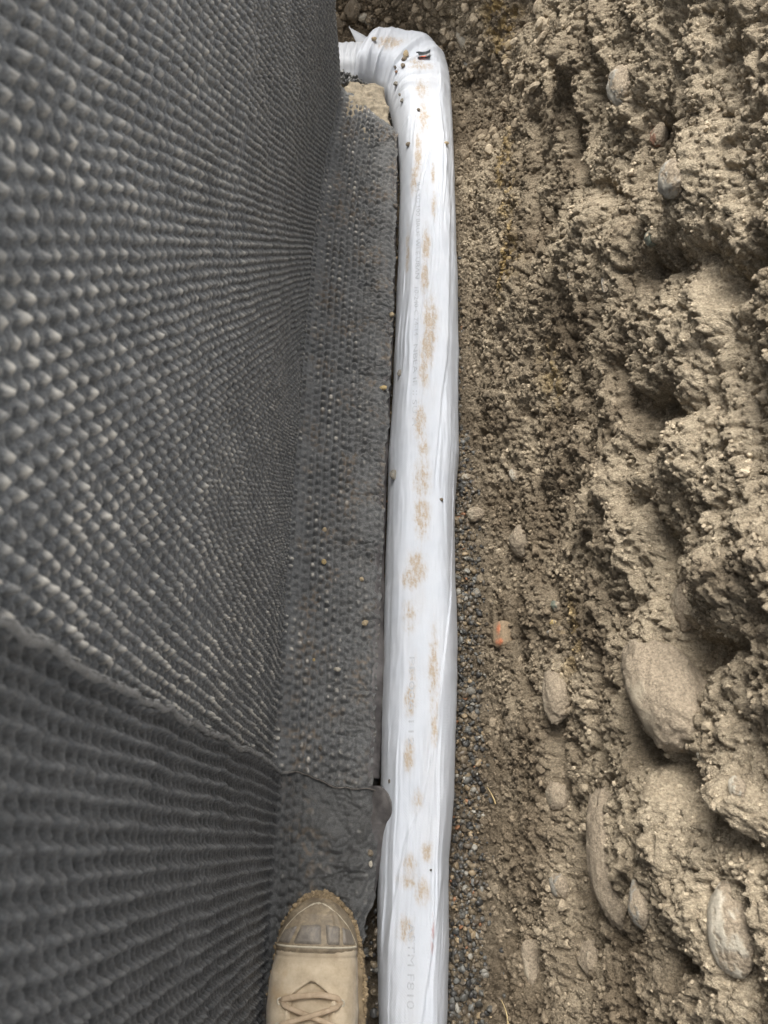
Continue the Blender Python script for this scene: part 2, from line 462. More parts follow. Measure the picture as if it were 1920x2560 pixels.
t = NT('filter_fabric')
wv = t.n('ShaderNodeTexWave', bands_direction='DIAGONAL'); wv.inputs['Scale'].default_value = 170; wv.inputs['Distortion'].default_value = 1.0
tc = t.n('ShaderNodeTexCoord'); t.l(tc.outputs['Object'], wv.inputs['Vector'])
c = t.mix(t.ramp(t.noise(22, 4, 0.6), [(0.35, (0, 0, 0)), (0.75, (1, 1, 1))]), (0.59, 0.618, 0.665), (0.545, 0.58, 0.635))
speck = t.ramp(t.noise(620, 2, 0.5), [(0.71, (0, 0, 0)), (0.77, (1, 1, 1))])
c = t.mix(t.math('MULTIPLY', speck, 0.28), c, (0.40, 0.38, 0.34))
grain = t.ramp(t.noise(330, 4, 0.75), [(0.36, (0, 0, 0)), (0.62, (1, 1, 1))])
sm = t.math('MULTIPLY', t.attr('stain'), t.math('ADD', 0.5, t.math('MULTIPLY', grain, 0.5)))
c = t.mix(t.math('MINIMUM', sm, 0.8), c, (0.39, 0.295, 0.19))
c = t.mix(t.attr('red'), c, (0.40, 0.17, 0.15))
t.bump(t.math('ADD', t.math('MULTIPLY', wv.outputs['Fac'], 0.5), t.noise(160, 3, 0.6)), 0.35, 0.0006)
t.b.inputs['Sheen Weight'].default_value = 0.1
M_SOCK = t.done(c, 0.8, 0.25)
t = NT('faded_print')
M_PRINT = t.done(t.mix(t.ramp(t.noise(260, 4, 0.7), [(0.38, (0, 0, 0)), (0.62, (1, 1, 1))]), (0.51, 0.53, 0.565), (0.38, 0.40, 0.43)), 0.8, 0.2)
t = NT('white_sleeve')
t.bump(t.noise(200, 3, 0.6), 0.3, 0.0006)
M_SLEEVE = t.done(t.mix(t.math('MULTIPLY', t.attr('stain'), t.ramp(t.noise(200, 4, 0.7), [(0.4, (0, 0, 0)), (0.65, (1, 1, 1))])), (0.56, 0.58, 0.61), (0.46, 0.35, 0.22)), 0.6, 0.35)

t = NT('suede')
n1 = t.noise(45, 5, 0.65); n2 = t.noise(24, 4, 0.6, 0.4)
c = t.ramp(n1, [(0.28, (0.41, 0.325, 0.22)), (0.5, (0.56, 0.46, 0.325)), (0.72, (0.67, 0.565, 0.42))])
c = t.mix(t.ramp(n2, [(0.56, (0, 0, 0)), (0.75, (0.75,) * 3)]), c, (0.47, 0.33, 0.19))
c = t.mix(t.math('MULTIPLY', t.attr('dust_shading'), 0.85), c, (0.20, 0.15, 0.10))
t.bump(t.math('ADD', t.noise(500, 3, 0.7), t.math('MULTIPLY', t.noise(70, 3, 0.6), 2.0)), 0.5, 0.0008)
t.b.inputs['Sheen Weight'].default_value = 0.15
M_SUEDE = t.done(c, 0.9, 0.25)
def mat_scuffed(name, a, b, c2, rough):
    t = NT(name)
    c = t.ramp(t.noise(70, 6, 0.7, 0.5), [(0.32, a), (0.52, b), (0.72, c2)])
    t.bump(t.noise(300, 4, 0.7), 0.4, 0.0008)
    return t.done(c, rough, 0.4)
M_CAP = mat_scuffed('scuffed_cap', (0.15, 0.12, 0.085), (0.25, 0.20, 0.135), (0.40, 0.325, 0.22), 0.55)
M_PANEL = mat_scuffed('cap_rubber', (0.11, 0.095, 0.08), (0.19, 0.165, 0.135), (0.31, 0.265, 0.205), 0.45)
M_PIPING = mat_scuffed('cap_piping', (0.42, 0.37, 0.28), (0.55, 0.49, 0.38), (0.62, 0.56, 0.45), 0.7)
M_SOLE = mat_scuffed('muddy_sole', (0.12, 0.09, 0.055), (0.22, 0.165, 0.10), (0.32, 0.25, 0.155), 0.85)
M_LACE = mat_scuffed('lace_cord', (0.40, 0.30, 0.20), (0.50, 0.385, 0.265), (0.58, 0.46, 0.335), 0.85)
t = NT('boot_lining'); M_LINING = t.done((0.10, 0.085, 0.07), 0.9, 0.2)
t = NT('scrap_paint'); M_SCRAP = t.done(t.attr('Col', 'Color'), 0.35, 0.5)
t = NT('torn_foil'); t.bump(t.noise(160, 4, 0.7), 0.6, 0.002)
M_FOIL = t.done(t.ramp(t.noise(110, 3, 0.6), [(0.45, (0.03, 0.03, 0.03)), (0.55, (0.10, 0.10, 0.09)), (0.66, (0.5, 0.5, 0.48))]), 0.35, 0.6)
t = NT('straw'); M_STRAW = t.done(t.ramp(t.noise(200, 3), [(0.3, (0.45, 0.33, 0.15)), (0.7, (0.62, 0.50, 0.28))]), 0.7)

# ------------------------------------------------------------------ the excavated ground (gravel floor, bank, level ground beyond)
uu = np.concatenate([np.arange(-14, -1.0, 0.9), np.arange(-1.0, -0.30, 0.012), np.arange(-0.30, 1.90, 0.0016), np.arange(1.90, 2.9, 0.02), np.arange(3.0, 14, 0.9)])
ss = np.concatenate([np.arange(0.0, 0.20, 0.004), np.arange(0.20, 1.0, 0.0015), np.arange(1.0, 1.75, 0.015), np.arange(1.8, 4.0, 0.2), np.array([5, 8, 14, 25, 45, _ss[-1] - 0.1])])
U, S_ = np.meshgrid(uu, ss, indexing='ij')
GP, GN = bank_base(U, S_)
_fade = 1 - sst(1.5, 2.2, S_)
GD = (bank_disp_low(U, S_) + bank_disp_high(U, S_)) * _fade
GP = GP + GN * GD[..., None]
x, y, z = GP[..., 0], GP[..., 1], GP[..., 2]
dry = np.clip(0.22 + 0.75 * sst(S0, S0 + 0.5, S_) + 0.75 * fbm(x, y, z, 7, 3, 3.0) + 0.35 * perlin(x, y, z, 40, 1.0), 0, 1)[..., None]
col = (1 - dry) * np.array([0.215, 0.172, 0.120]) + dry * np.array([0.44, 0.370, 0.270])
yl = np.zeros(U.shape)
for yu, ys in [(1.426, 0.48), (1.384, 0.456), (1.414, 0.504), (1.09, 0.444), (1.024, 0.45), (0.928, 0.462), (0.862, 0.468), (0.85, 0.444), (1.156, 0.45), (0.25, 0.52), (0.62, 0.52)]:
    yl += np.exp(-((U - yu) / 0.045) ** 2 - ((S_ - ys) / 0.022) ** 2)
yl = (np.clip(yl, 0, 1) * sst(-0.15, 0.35, fbm(x, y, z, 45, 3, 6.0)))[..., None] * 0.75
col = (1 - yl) * col + yl * np.array([0.42, 0.30, 0.125])
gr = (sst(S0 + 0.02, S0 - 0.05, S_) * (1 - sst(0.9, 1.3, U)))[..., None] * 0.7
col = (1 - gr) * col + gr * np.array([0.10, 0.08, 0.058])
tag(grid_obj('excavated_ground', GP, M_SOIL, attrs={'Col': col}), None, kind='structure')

# crumbs of soil lying all over the cut: nobody could count them
g = np.random.default_rng(5)
iu = np.where((uu > -0.28) & (uu < 1.88))[0]; js = np.where((ss > 0.17) & (ss < 1.04))[0]
def pick(n, wt):
    I = g.choice(iu, n); J = g.choice(js, n)
    k = g.random(n) < wt(uu[I], ss[J])
    return I[k], J[k]
I, J = pick(52000, lambda u, s: 0.5 + 0.2 * (np.abs(s - S0 - 0.03) < 0.09) + 0.25 * (u > 1.3))
C = GP[I, J]; N = GN[I, J]; n = len(I)
rad = 0.0010 + 0.0024 * g.random(n) ** 2.0 + 0.004 * (g.random(n) < 0.02 + 0.06 * (ss[J] < S0 + 0.15)) * g.random(n) - 0.0006 * (ss[J] > S0 + 0.25)
rad = np.where((uu[I] > 1.15) & (g.random(n) < 0.06), 0.004 + 0.008 * g.random(n), rad)
cc = col[I, J] * (0.75 + 0.6 * g.random((n, 1)))
tag(scatter('soil_crumbs', M_CRUMB, C + N * rad[:, None] * 0.25, N, rad, cc, 1, 0.6, 0.6, 0.8, 3, smooth=False),
    'loose crumbs of brown soil clinging all over the cut bank', 'soil crumbs', kind='stuff')

# gravel along the pipe and under the mat edge
def gravel_set(n, x0, x1, y0, y1, zj):
    X = x0 + (x1 - x0) * g.random(n); Y = y0 + (y1 - y0) * g.random(n)
    s = S0 + (X - BX0)
    z_ = np.interp(s, _sd, _pz)
    ii = np.clip(np.searchsorted(uu, Y), 0, len(uu) - 1); jj = np.clip(np.searchsorted(ss, s), 0, len(ss) - 1)
    zz = GP[ii, jj, 2]
    return np.stack([X, Y, zz + zj * g.random(n)], -1)
C1 = gravel_set(9500, 0.075, 0.150, -0.34, 1.10, 0.004)
lat = (C1[:, 0] - 0.110) / 0.018
keepm = (g.random(len(C1)) < np.exp(-np.clip(lat, 0, None) ** 2) * (1 - 0.75 * sst(0.75, 1.05, C1[:, 1]))) & (g.random(len(C1)) < 0.75 + 0.7 * sst(-0.3, 0.2, perlin(C1[:, 0], C1[:, 1], 0 * C1[:, 0], 14, 3.0)))
C1 = C1[keepm]
C2 = gravel_set(2600, -0.055, 0.02, -0.34, 1.35, 0.010)
C2[:, 2] += 0.018
C = np.concatenate([C1, C2]); n = len(C)
pal = np.array([(0.085, 0.083, 0.078), (0.05, 0.048, 0.045), (0.13, 0.125, 0.11), (0.17, 0.135, 0.095), (0.25, 0.20, 0.135), (0.13, 0.11, 0.085), (0.38, 0.36, 0.31), (0.38, 0.29, 0.18), (0.36, 0.18, 0.095), (0.20, 0.20, 0.185)])
pk = g.choice(len(pal), n, p=[0.14, 0.09, 0.12, 0.16, 0.17, 0.15, 0.04, 0.06, 0.012, 0.058])
rad = 0.0016 + 0.0036 * g.random(n) ** 2.2
tag(scatter('gravel', M_GRAVEL, C, np.tile([0, 0, 1.0], (n, 1)), rad, pal[pk] * (0.50 + 0.4 * g.random((n, 1))), 2, 0.22, 0.5, 0.72, 7),
    'wet dark gravel along both sides of the white pipe', 'gravel', kind='stuff')

# ------------------------------------------------------------------ foundation behind and under the mats
f_root = tag(empty('concrete_foundation', (-0.3, 0.4, -0.1)), 'rough tan concrete footing corner showing between grey mat end and white pipe bend', 'foundation')
Yg = np.concatenate([np.linspace(-1.6, 1.15, 30), np.linspace(1.16, 1.384, 100)])
prof = [(-0.9, -0.013), (-0.5, -0.013), (-0.3, -0.013)] + [(q, -0.013) for q in np.linspace(-0.2, -0.034, 60)] + [(-0.031, -0.015), (-0.029, -0.018)] + [(-0.029, q) for q in np.linspace(-0.022, -0.10, 16)]
PP = np.array([[(px_, yy, pz_) for px_, pz_ in prof] for yy in Yg])
amp = sst(1.16, 1.25, PP[..., 1])
nz = fbm(PP[..., 0], PP[..., 1], PP[..., 2], 55, 3, 2.0)
PP[..., 2] += amp * (0.007 * nz + 0.006 + 0.008 * sst(1.27, 1.33, PP[..., 1]))
PP[..., 0] += amp * 0.006 * fbm(PP[..., 0], PP[..., 1], PP[..., 2], 40, 2, 8.0) - amp * 0.014 * sst(1.32, 1.384, PP[..., 1]) * (PP[..., 0] > -0.12)
end = PP[-1:].copy(); ends = [end]
for k in range(1, 14):
    e = end.copy(); e[..., 2] = np.minimum(e[..., 2], -0.013 - k * 0.0067 + 0.001); e[..., 1] += 0.004 * fbm(e[..., 0], e[..., 1], e[..., 2], 50, 2, 5.0) - 0.001
    ends.append(e)
keep(grid_obj('footing', np.concatenate([PP] + ends, 0), M_CONC, flip=True), f_root)
bx = [(-0.9, -1.6), (-0.172, -1.6), (-0.172, 1.345), (-0.9, 1.345)]
V = [(a, b, -0.012) for a, b in bx] + [(a, b, 1.005) for a, b in bx]
me = bpy.data.meshes.new('wall'); me.from_pydata(V, [], [(0, 1, 5, 4), (1, 2, 6, 5), (2, 3, 7, 6), (3, 0, 4, 7), (4, 5, 6, 7)])
keep(new_obj('wall', me, M_CONC), f_root)

# ------------------------------------------------------------------ dimpled drainage mats
def build_mat(name, mat, Yv, y_end_of, xc_of, xe_of, off, near):
    tw = np.concatenate([np.linspace(1.00, 0.92, 20), np.linspace(0.918, 0.020, 610 if not near else 560)])
    ta = np.linspace(0, math.pi / 2, 16)[1:]
    tf = np.linspace(0, 1, 104)[1:]
    r0 = 0.026
    nw, na, nf = len(tw), len(ta), len(tf)
    nt = nw + na + nf
    T = np.concatenate([1.00 - tw, 0.98 + r0 * ta, 0.98 + r0 * math.pi / 2 + 0.117 * tf])     # arc length
    q = np.concatenate([np.zeros(nw + na), tf])
    Vv = np.linspace(0, 1, len(Yv))
    Y = np.repeat(Yv[:, None], nt, 1)
    y_hi = Yv[-1]
    # the far end of the flap is cut on a slant
    ye = y_end_of(q)[None, :]
    Y = Y + (ye - y_hi) * sst(0.0, 1.0, (Y - Yv[0]) / (y_hi - Yv[0])) ** 2
    Tm = np.repeat(T[None, :], len(Yv), 0)
    xc = xc_of(Y); xe = xe_of(Y)
    zz = np.concatenate([tw, r0 - r0 * np.sin(ta), np.zeros(nf)])
    X = np.empty_like(Y); Z = np.repeat(zz[None, :], len(Yv), 0)
    X[:, :nw] = xc[:, :nw]
    X[:, nw:nw + na] = xc[:, nw:nw + na] + r0 - r0 * np.cos(ta)[None, :]
    X[:, nw + na:] = xc[:, nw + na:] + r0 + (xe - xc - r0)[:, nw + na:] * tf[None, :]
    NX = np.concatenate([np.ones(nw), np.cos(ta), np.zeros(nf)])[None, :]; NZ = np.concatenate([np.zeros(nw), np.sin(ta), np.ones(nf)])[None, :]
    onwall = np.concatenate([np.ones(nw), 1 - np.linspace(0, 1, na), np.zeros(nf)])[None, :]
    # dimples
    o = 40.0 if near else 0.0
    jy = 0.0016 * perlin(Y, Tm, 0 * Y, 22, 2 + o) + 0.0007 * perlin(Y, Tm, 0 * Y, 90, 12 + o); jt = 0.0016 * perlin(Y, Tm, 0 * Y, 22, 5 + o) + 0.0007 * perlin(Y, Tm, 0 * Y, 90, 15 + o)
    p, qq = (0.0118, 0.0122) if near else (0.0108, 0.0116)
    yy = Y + jy; t_ = Tm + jt
    egg = np.cos(2 * math.pi * yy / p) * np.cos(2 * math.pi * t_ / qq)
    jf = np.floor(t_ / 0.0118); row = np.abs(np.sin(math.pi * t_ / 0.0118)) ** 0.95; yph = yy / 0.0138 + 0.5 * (jf % 2) + 0.12 * np.sin(jf * 2.4)
    pil = 2 * row * np.abs(np.sin(math.pi * yph)) ** 0.9 * (0.88 + 0.16 * np.sin(np.floor(yph) * 12.9 + jf * 7.7)) - 1
    zig = np.cos(2 * math.pi * (yy / p + 0.10 * np.sin(2 * math.pi * t_ / qq)))
    h = (0.62 * egg + 0.42 * zig if near else 0.74 * egg + 0.28 * zig) * onwall + (1 - onwall) * pil
    ampn = 0.72 + 0.5 * perlin(Y, Tm, 0 * Y, 60, 8 + o) + 0.25 * perlin(Y, Tm, 0 * Y, 11, 3 + o)
    ampn = onwall * ampn + (1 - onwall) * np.clip(ampn + 0.3, 0.7, 1.4)
    amp = np.where(onwall > 0.5, 0.0064 if not near else 0.0068, 0.0048)
    fq = 1 - 0.55 * sst(0.25, 0.85, q)[None, :]
    if near: fq = 1 - 0.92 * sst(0.0, 0.30, q)[None, :]
    d = amp * h * ampn * fq
    if not near: d = d * (0.25 + 0.75 * sst(0.0, 0.022, Yv[-1] - Y + (ye - y_hi)))
    d = d + 0.0009 * perlin(Y, Tm, 0 * Y, 190, 4) + 0.0006 * perlin(Y, Tm, 0 * Y, 420, 6)
    d = d + onwall * (0.0050 * perlin(Y, Tm, 0 * Y, 5, 7 + o) + 0.0012 * perlin(Y, Tm, 0 * Y, 16, 9 + o))
    # crinkles across the flap
    fl = (1 - onwall)
    wx_ = X + 0.010 * perlin(X, Y, 0 * X, 40, 3 + o)
    n1 = perlin(wx_ * 17, Y * 62, 0 * X, 1.0, 2 + o); n2 = perlin(wx_ * 40, Y * 120, 0 * X, 1.0, 6 + o)
    gate = sst(-0.15, 0.35, perlin(X, Y, 0 * X, 19, 1 + o)) * (0.25 + 0.75 * sst(0.1, 0.7, q)[None, :])
    cr = -0.0042 * np.exp(-(n1 / 0.085) ** 2) * gate + 0.0022 * n1 * gate + 0.0008 * perlin(X, Y, 0 * X, 130, 3.0) - 0.0022 * np.exp(-(n2 / 0.10) ** 2) * gate
    c1_, c2_, _r = worley(X * 62 + 0.6 * perlin(X, Y, 0 * X, 60, 3.0), Y * 105 + 0.6 * perlin(X, Y, 0 * X, 60, 8.0), 0 * X, 1.0, 3 + o)
    cr = cr - (0.0024 if not near else 0.0009) * (1 - sst(0.0, 0.16, c2_ - c1_)) * sst(0.05, 0.5, q)[None, :] * (0.4 + 0.6 * gate) + 0.0012 * (1 - c1_) * sst(0.05, 0.5, q)[None, :]
    if near:
        n3 = perlin(X * 0.8 + Y * 0.5, Y, 0 * X, 21, 5.0); n4 = perlin(X, Y * 1.2 - X * 0.6, 0 * X, 55, 9.0)
        cr = cr + (0.014 * np.abs(n3) + 0.007 * np.abs(n4) - 0.0055) * sst(0.05, 0.4, q)[None, :] * sst(-0.30, -0.02, Y) * (1 - 0.8 * sst(0.03, 0.075, Y)) + 0.003 * sst(0.0, 0.06, Y)
    d = d + fl * cr
    d = d + off
    yl = Yv[-1] if near else None
    if near:                                    # the overlapping edge curls proud and then turns down on to the sheet below
        e = Y[-1:, :] - Y
        rim = np.exp(-(e / 0.0032) ** 2)
        d = d * (1 - 0.7 * rim) + rim * (off + 0.0060 + 0.0015 * perlin(Tm, 0 * Tm, 0 * Tm, 150, 3)) - (off + 0.012) * (1 - sst(0.0, 0.0016, e))
        Y = Y - 0.020 * sst(0.05, 0.85, Z) * np.exp(-e / 0.06)                # the cut leans towards the camera higher up
        Y = Y + 0.0026 * perlin(Tm, 0 * Tm, 0 * Tm, 70, 3) * np.exp(-(e / 0.012)) + 0.004 * perlin(Tm, 0 * Tm, 0 * Tm, 16, 5) * np.exp(-(e / 0.03))
    X = X + NX * d; Z = Z + NZ * d
    Z = Z - (0.007 * sst(0.86, 1.0, q)[None, :]) * fl + 0.002 * fl * perlin(X, Y, 0 * X, 9, 4 + o)
    X = X + fl * sst(0.6, 1, q)[None, :] * (0.0035 * perlin(Y, 0 * Y, 0 * Y, 26, 2 + o) + 0.0028 * perlin(Y, 0 * Y, 0 * Y, 90, 7 + o))
    if near: X = X + 0 * X
    # dust and painted highlights on the peaks, soil on the flap
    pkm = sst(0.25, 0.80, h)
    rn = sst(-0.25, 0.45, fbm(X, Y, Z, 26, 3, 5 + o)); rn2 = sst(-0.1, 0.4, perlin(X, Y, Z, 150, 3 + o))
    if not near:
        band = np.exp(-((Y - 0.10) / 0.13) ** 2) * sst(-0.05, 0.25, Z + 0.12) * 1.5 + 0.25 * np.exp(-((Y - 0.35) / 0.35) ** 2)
        dust_shading = onwall * pkm * (0.60 * (0.45 + 0.55 * rn2) * (0.55 + 0.45 * sst(0.0, 0.8, Z)) + band * rn * (0.35 + 0.65 * rn2))  # peak sheen painted in, paler higher up the wall; band is sandy dust
        dust_shading = dust_shading + fl * (0.95 * pkm * (0.3 + 0.7 * rn) * (0.2 + 0.8 * rn2) * (1 - 0.7 * sst(0.25, 0.9, q))[None, :])
        dust_shading = dust_shading + (np.abs(Tm - 1.00) < 0.016) * 0.55 * rn2 * rn * pkm
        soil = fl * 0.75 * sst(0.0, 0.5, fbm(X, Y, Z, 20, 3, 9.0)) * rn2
    else:
        dust_shading = onwall * (0.22 * pkm * (0.4 + 0.6 * rn2) + 0.55 * rn2 * np.exp(-((e - 0.001) / 0.0028) ** 2)) + fl * 0.30 * pkm * (0.3 + 0.7 * rn) * rn2  # near peaks lightened likewise; light on the cut lip is painted into its colour
        soil = fl * 0.55 * sst(-0.05, 0.45, fbm(X, Y, Z, 24, 3, 9.0)) * rn2 * (1 - sst(0.25, 0.7, q))[None, :]
    wet = fl * (0.55 + 0.45 * sst(0.2, 0.8, q)) * (0.95 if not near else 0.85) * (0.6 + 0.4 * sst(-0.3, 0.3, perlin(X, Y, Z, 30, 2.0))) * np.ones_like(X)
    P = np.stack([X, Y, Z], -1)
    return grid_obj(name, P, mat, attrs={'dust_shading': np.clip(dust_shading, 0, 1), 'soil': np.clip(soil, 0, 1), 'wet': wet}, flip=True), P

def XC(Y): return np.interp(Y, [-2, 0.3, 0.6, 1.0, 1.2, 1.36], [-0.148, -0.148, -0.152, -0.151, -0.138, -0.122])
def XE(Y): return np.interp(Y, [-2, 0.1, 0.3, 0.5, 0.8, 1.17, 1.36], [-0.018, -0.018, -0.013, -0.013, -0.008, -0.008, -0.012])
def XE_near(Y): return np.interp(Y, [-2, -0.12, -0.075, -0.060, -0.05, 0.03, 0.055, 0.12], [-0.021, -0.022, -0.021, -0.012, -0.009, -0.010, -0.008, -0.012])
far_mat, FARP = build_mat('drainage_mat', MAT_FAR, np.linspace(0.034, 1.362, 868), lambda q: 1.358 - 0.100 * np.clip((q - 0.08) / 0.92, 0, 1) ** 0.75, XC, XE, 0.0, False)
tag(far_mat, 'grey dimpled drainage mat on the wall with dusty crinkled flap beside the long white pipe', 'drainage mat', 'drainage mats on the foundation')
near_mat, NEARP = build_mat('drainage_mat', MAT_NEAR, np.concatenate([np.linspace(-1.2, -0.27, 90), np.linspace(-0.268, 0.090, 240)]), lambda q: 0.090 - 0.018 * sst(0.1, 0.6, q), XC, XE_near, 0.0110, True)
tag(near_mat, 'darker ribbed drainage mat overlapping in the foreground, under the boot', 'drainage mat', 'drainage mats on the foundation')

# thick fuzzy cut edge of the overlapping sheet (a part of it)
nv_ = NEARP.shape[1]
hem = NEARP[-3, :, :].copy()
kk = np.concatenate([np.arange(0, nv_, 1)])
hem = hem[kk]
for _ in range(4): hem[1:-1] = (hem[:-2] + 2 * hem[1:-1] + hem[2:]) / 4
tz_ = np.gradient(hem, axis=0); tz_ /= np.linalg.norm(tz_, axis=1, keepdims=True) + 1e-9
nrm = np.cross(tz_, [0, 1.0, 0]); nrm *= np.sign((nrm @ np.array([1.0, 0, 1.0])))[:, None]
ff = np.linspace(0, 2 * math.pi, 13)[:-1]
kt = np.arange(len(hem)) * 0.0016
rr = (0.0023 + 0.0008 * perlin(kt, 0 * kt, 0 * kt, 60, 4.0) + 0.0005 * perlin(kt, 0 * kt, 0 * kt, 210, 2.0)) * (1 - 0.75 * sst(0.010, 0.045, hem[:, 0] + 0.148))
hem = hem + nrm * 0.0012 + np.array([0, 1.0, 0]) * (0.0014 * perlin(kt, 0 * kt, 0 * kt, 45, 8.0))[:, None]
HP = hem[:, None] + rr[:, None, None] * (nrm[:, None] * np.cos(ff)[None, :, None] + np.array([0, 1.0, 0]) * np.sin(ff)[None, :, None])
HP += 0.0004 * np.stack([perlin(HP[..., 0], HP[..., 1], HP[..., 2], 500, k) for k in (1.0, 2.0, 3.0)], -1)
ho = grid_obj('cut_edge', HP, MAT_FAR, attrs={'dust_shading': 0.14 * (1 - sst(-0.135, -0.11, HP[..., 0])), 'soil': 0.5 * sst(-0.135, -0.11, HP[..., 0]), 'wet': 0.9 * sst(-0.14, -0.115, HP[..., 0])}, close_v=True)
ho.parent = near_mat

# smooth backing film that peeps out along the flap edges (parts of the mats)
def film(parent, ys, xin, wid, zoff, seed):
    a = np.linspace(0, 1, 14)
    Y = np.repeat(ys[:, None], 14, 1); A = np.repeat(a[None, :], len(ys), 0)
    wv = wid[:, None]
    X = xin[:, None] - 0.010 + (wv + 0.010) * A + 0.0012 * perlin(Y, A, 0 * Y, 40, seed) * A
    Z = -0.0055 - 0.010 * A ** 2 + 0.0022 * perlin(Y, A * 0.02, 0 * Y, 55, seed + 2) * A + zoff
    P = np.stack([X, Y, Z], -1)
    o = grid_obj('backing_film', P, M_FILM, flip=True)
    m = o.modifiers.new('thickness', 'SOLIDIFY'); m.thickness = 0.0008
    o.parent = parent
    return o
ys = np.linspace(0.085, 1.255, 420)
wd = np.interp(ys, [0.085, 0.13, 0.20, 0.235, 0.25, 0.265, 0.30, 0.40, 0.7, 1.25], [0.012, 0.012, 0.012, 0.022, 0.017, 0.009, 0.007, 0.005, 0.004, 0.003])
film(far_mat, ys, XE(ys) - 0.002, wd, 0.0, 2.0)
# rounded tab of film that laps on to the pipe
aa = np.linspace(-1, 1, 16); bb = np.linspace(0, 1, 40)
def tab_out(b): return np.interp(b, [0, .03, .08, .15, .25, .45, 1.0], [-0.008, -0.001, 0.004, 0.0075, 0.0085, 0.004, -0.010])
TB = np.array([[(-0.022 + (tab_out(b) + 0.022) * (0.5 + 0.5 * a), 0.074 - 0.125 * b,
                 0.006 + 0.022 * math.exp(-((b - 0.18) / 0.24) ** 2) * (0.5 + 0.5 * a) - 0.012 * sst(0.35, 1, b) * (0.5 + 0.5 * a) + 0.0010 * math.sin(a * 4 + b * 9)) for a in aa] for b in bb])
tb = grid_obj('backing_film', TB, M_FILM); tb.modifiers.new('thickness', 'SOLIDIFY').thickness = 0.0008
tb.parent = near_mat

# ------------------------------------------------------------------ drain pipe in its white filter sock
Ly = np.array([(-0.001, -0.60), (-0.001, -0.1846), (-0.0043, -0.1327), (-0.0074, -0.0334), (-0.0072, 0.0753), (-0.0096, 0.1334), (-0.0082, 0.2587), (-0.0094, 0.3971), (-0.0093, 0.5511), (-0.0045, 0.7234), (-0.0025, 0.9172), (-0.0025, 1.0794), (-0.0015, 1.1607), (-0.0093, 1.2457)])
Ry = np.array([(0.080, -0.60), (0.0797, -0.1824), (0.0824, -0.1062), (0.0819, -0.0205), (0.0916, 0.078), (0.0944, 0.1665), (0.0968, 0.2616), (0.0946, 0.3641), (0.0958, 0.475), (0.1017, 0.5542), (0.1038, 0.7264), (0.1046, 0.9202), (0.1022, 1.0823), (0.0998, 1.2457)])
def smooth1(v, n=6):
    v = v.copy()
    for _ in range(n): v[1:-1] = (v[:-2] + 2 * v[1:-1] + v[2:]) / 4
    return v
yr = np.arange(-0.6, 1.2457, 0.0028)
xl = smooth1(np.interp(yr, Ly[:, 1], Ly[:, 0]), 60); xr = smooth1(np.interp(yr, Ry[:, 1], Ry[:, 0]), 60)
EL = np.array([(-.0093, 1.2457), (-.0179, 1.3063), (-.0252, 1.3452), (-.0324, 1.3742), (-.0421, 1.39), (-.0554, 1.3991), (-.0714, 1.4028), (-.0947, 1.4035), (-.127, 1.404), (-.16, 1.404), (-.45, 1.405)])
ER = np.array([(.0998, 1.2457), (.0985, 1.31), (.0965, 1.375), (.0939, 1.428), (.082, 1.485), (.0463, 1.519), (-.0043, 1.532), (-.0573, 1.522), (-.1056, 1.519), (-.1439, 1.513), (-.45, 1.51)])
te = np.linspace(0, 7.25, 230)[1:]
def rs(E, t): return np.stack([smooth1(np.interp(t, np.arange(len(E)), E[:, k]), 30) for k in (0, 1)], -1)
Lc = np.concatenate([np.stack([xl, yr], -1), rs(EL, te)]); Rc = np.concatenate([np.stack([xr, yr], -1), rs(ER, te)])
nrun = len(yr)
FOLDS = [  # (points (x, y) far to near, width of the step, height, side)
 ([(0.0547, 1.2118), (0.044, 1.1503), (0.02, 0.9911), (0.0076, 0.8715), (0.0059, 0.7497), (0.0, 0.6113), (-0.0012, 0.4368), (0.0026, 0.3406), (-0.0005, 0.1432), (0.001, 0.0503)], 0.014, 0.0040, 1),
 ([(0.0681, 1.2974), (0.0823, 1.1414), (0.0879, 1.0345), (0.0845, 0.8485), (0.0803, 0.7073), (0.0707, 0.6369), (0.0621, 0.5237), (0.0569, 0.4599)], 0.013, 0.0042, -1),
 ([(0.0905, 0.5299), (0.0885, 0.4444), (0.0818, 0.3141), (0.0727, 0.2341), (0.0596, 0.1272), (0.047, 0.055), (0.0247, 0.0121), (0.0153, -0.0425), (0.0049, -0.0949), (0.0002, -0.1375), (-0.0008, -0.1897)], 0.014, 0.0040, 1),
 ([(0.0747, 0.0224), (0.0731, -0.0149), (0.0645, -0.0636), (0.055, -0.122), (0.0485, -0.1639), (0.0447, -0.1884), (0.04, -0.3)], 0.012, 0.0040, -1),
 ([(0.0065, 1.2418), (0.0046, 1.1193), (0.0043, 1.0236), (0.006, 0.95)], 0.008, 0.0025, 1),
 ([(0.0682, 1.3811), (0.0697, 1.336), (0.0584, 1.2119), (0.0421, 1.1009), (0.0276, 0.9877)], 0.015, 0.0045, 1),
 ([(0.09, 1.33), (0.0935, 1.20), (0.096, 1.0), (0.0965, 0.8)], 0.010, 0.0035, -1),
]
def sock_fold(X, Y):
    h = np.zeros_like(X)
    for pts, wd_, hh, sd_ in FOLDS:
        p = np.array(pts); o = np.argsort(p[:, 1]); p = p[o]
        xf = np.interp(Y, p[:, 1], p[:, 0])
        fade = sst(p[0, 1] - 0.01, p[0, 1] + 0.06, Y) * (1 - sst(p[-1, 1] - 0.06, p[-1, 1] + 0.01, Y))
        dx = (X - xf) * sd_
        h += fade * hh * 0.62 * (sst(-0.0026, 0.0018, dx) * np.exp(-np.clip(dx, 0, None) / wd_) - 0.5 * np.exp(-np.clip(-dx, 0, None) / 0.0022) * (dx < 0))
    return h
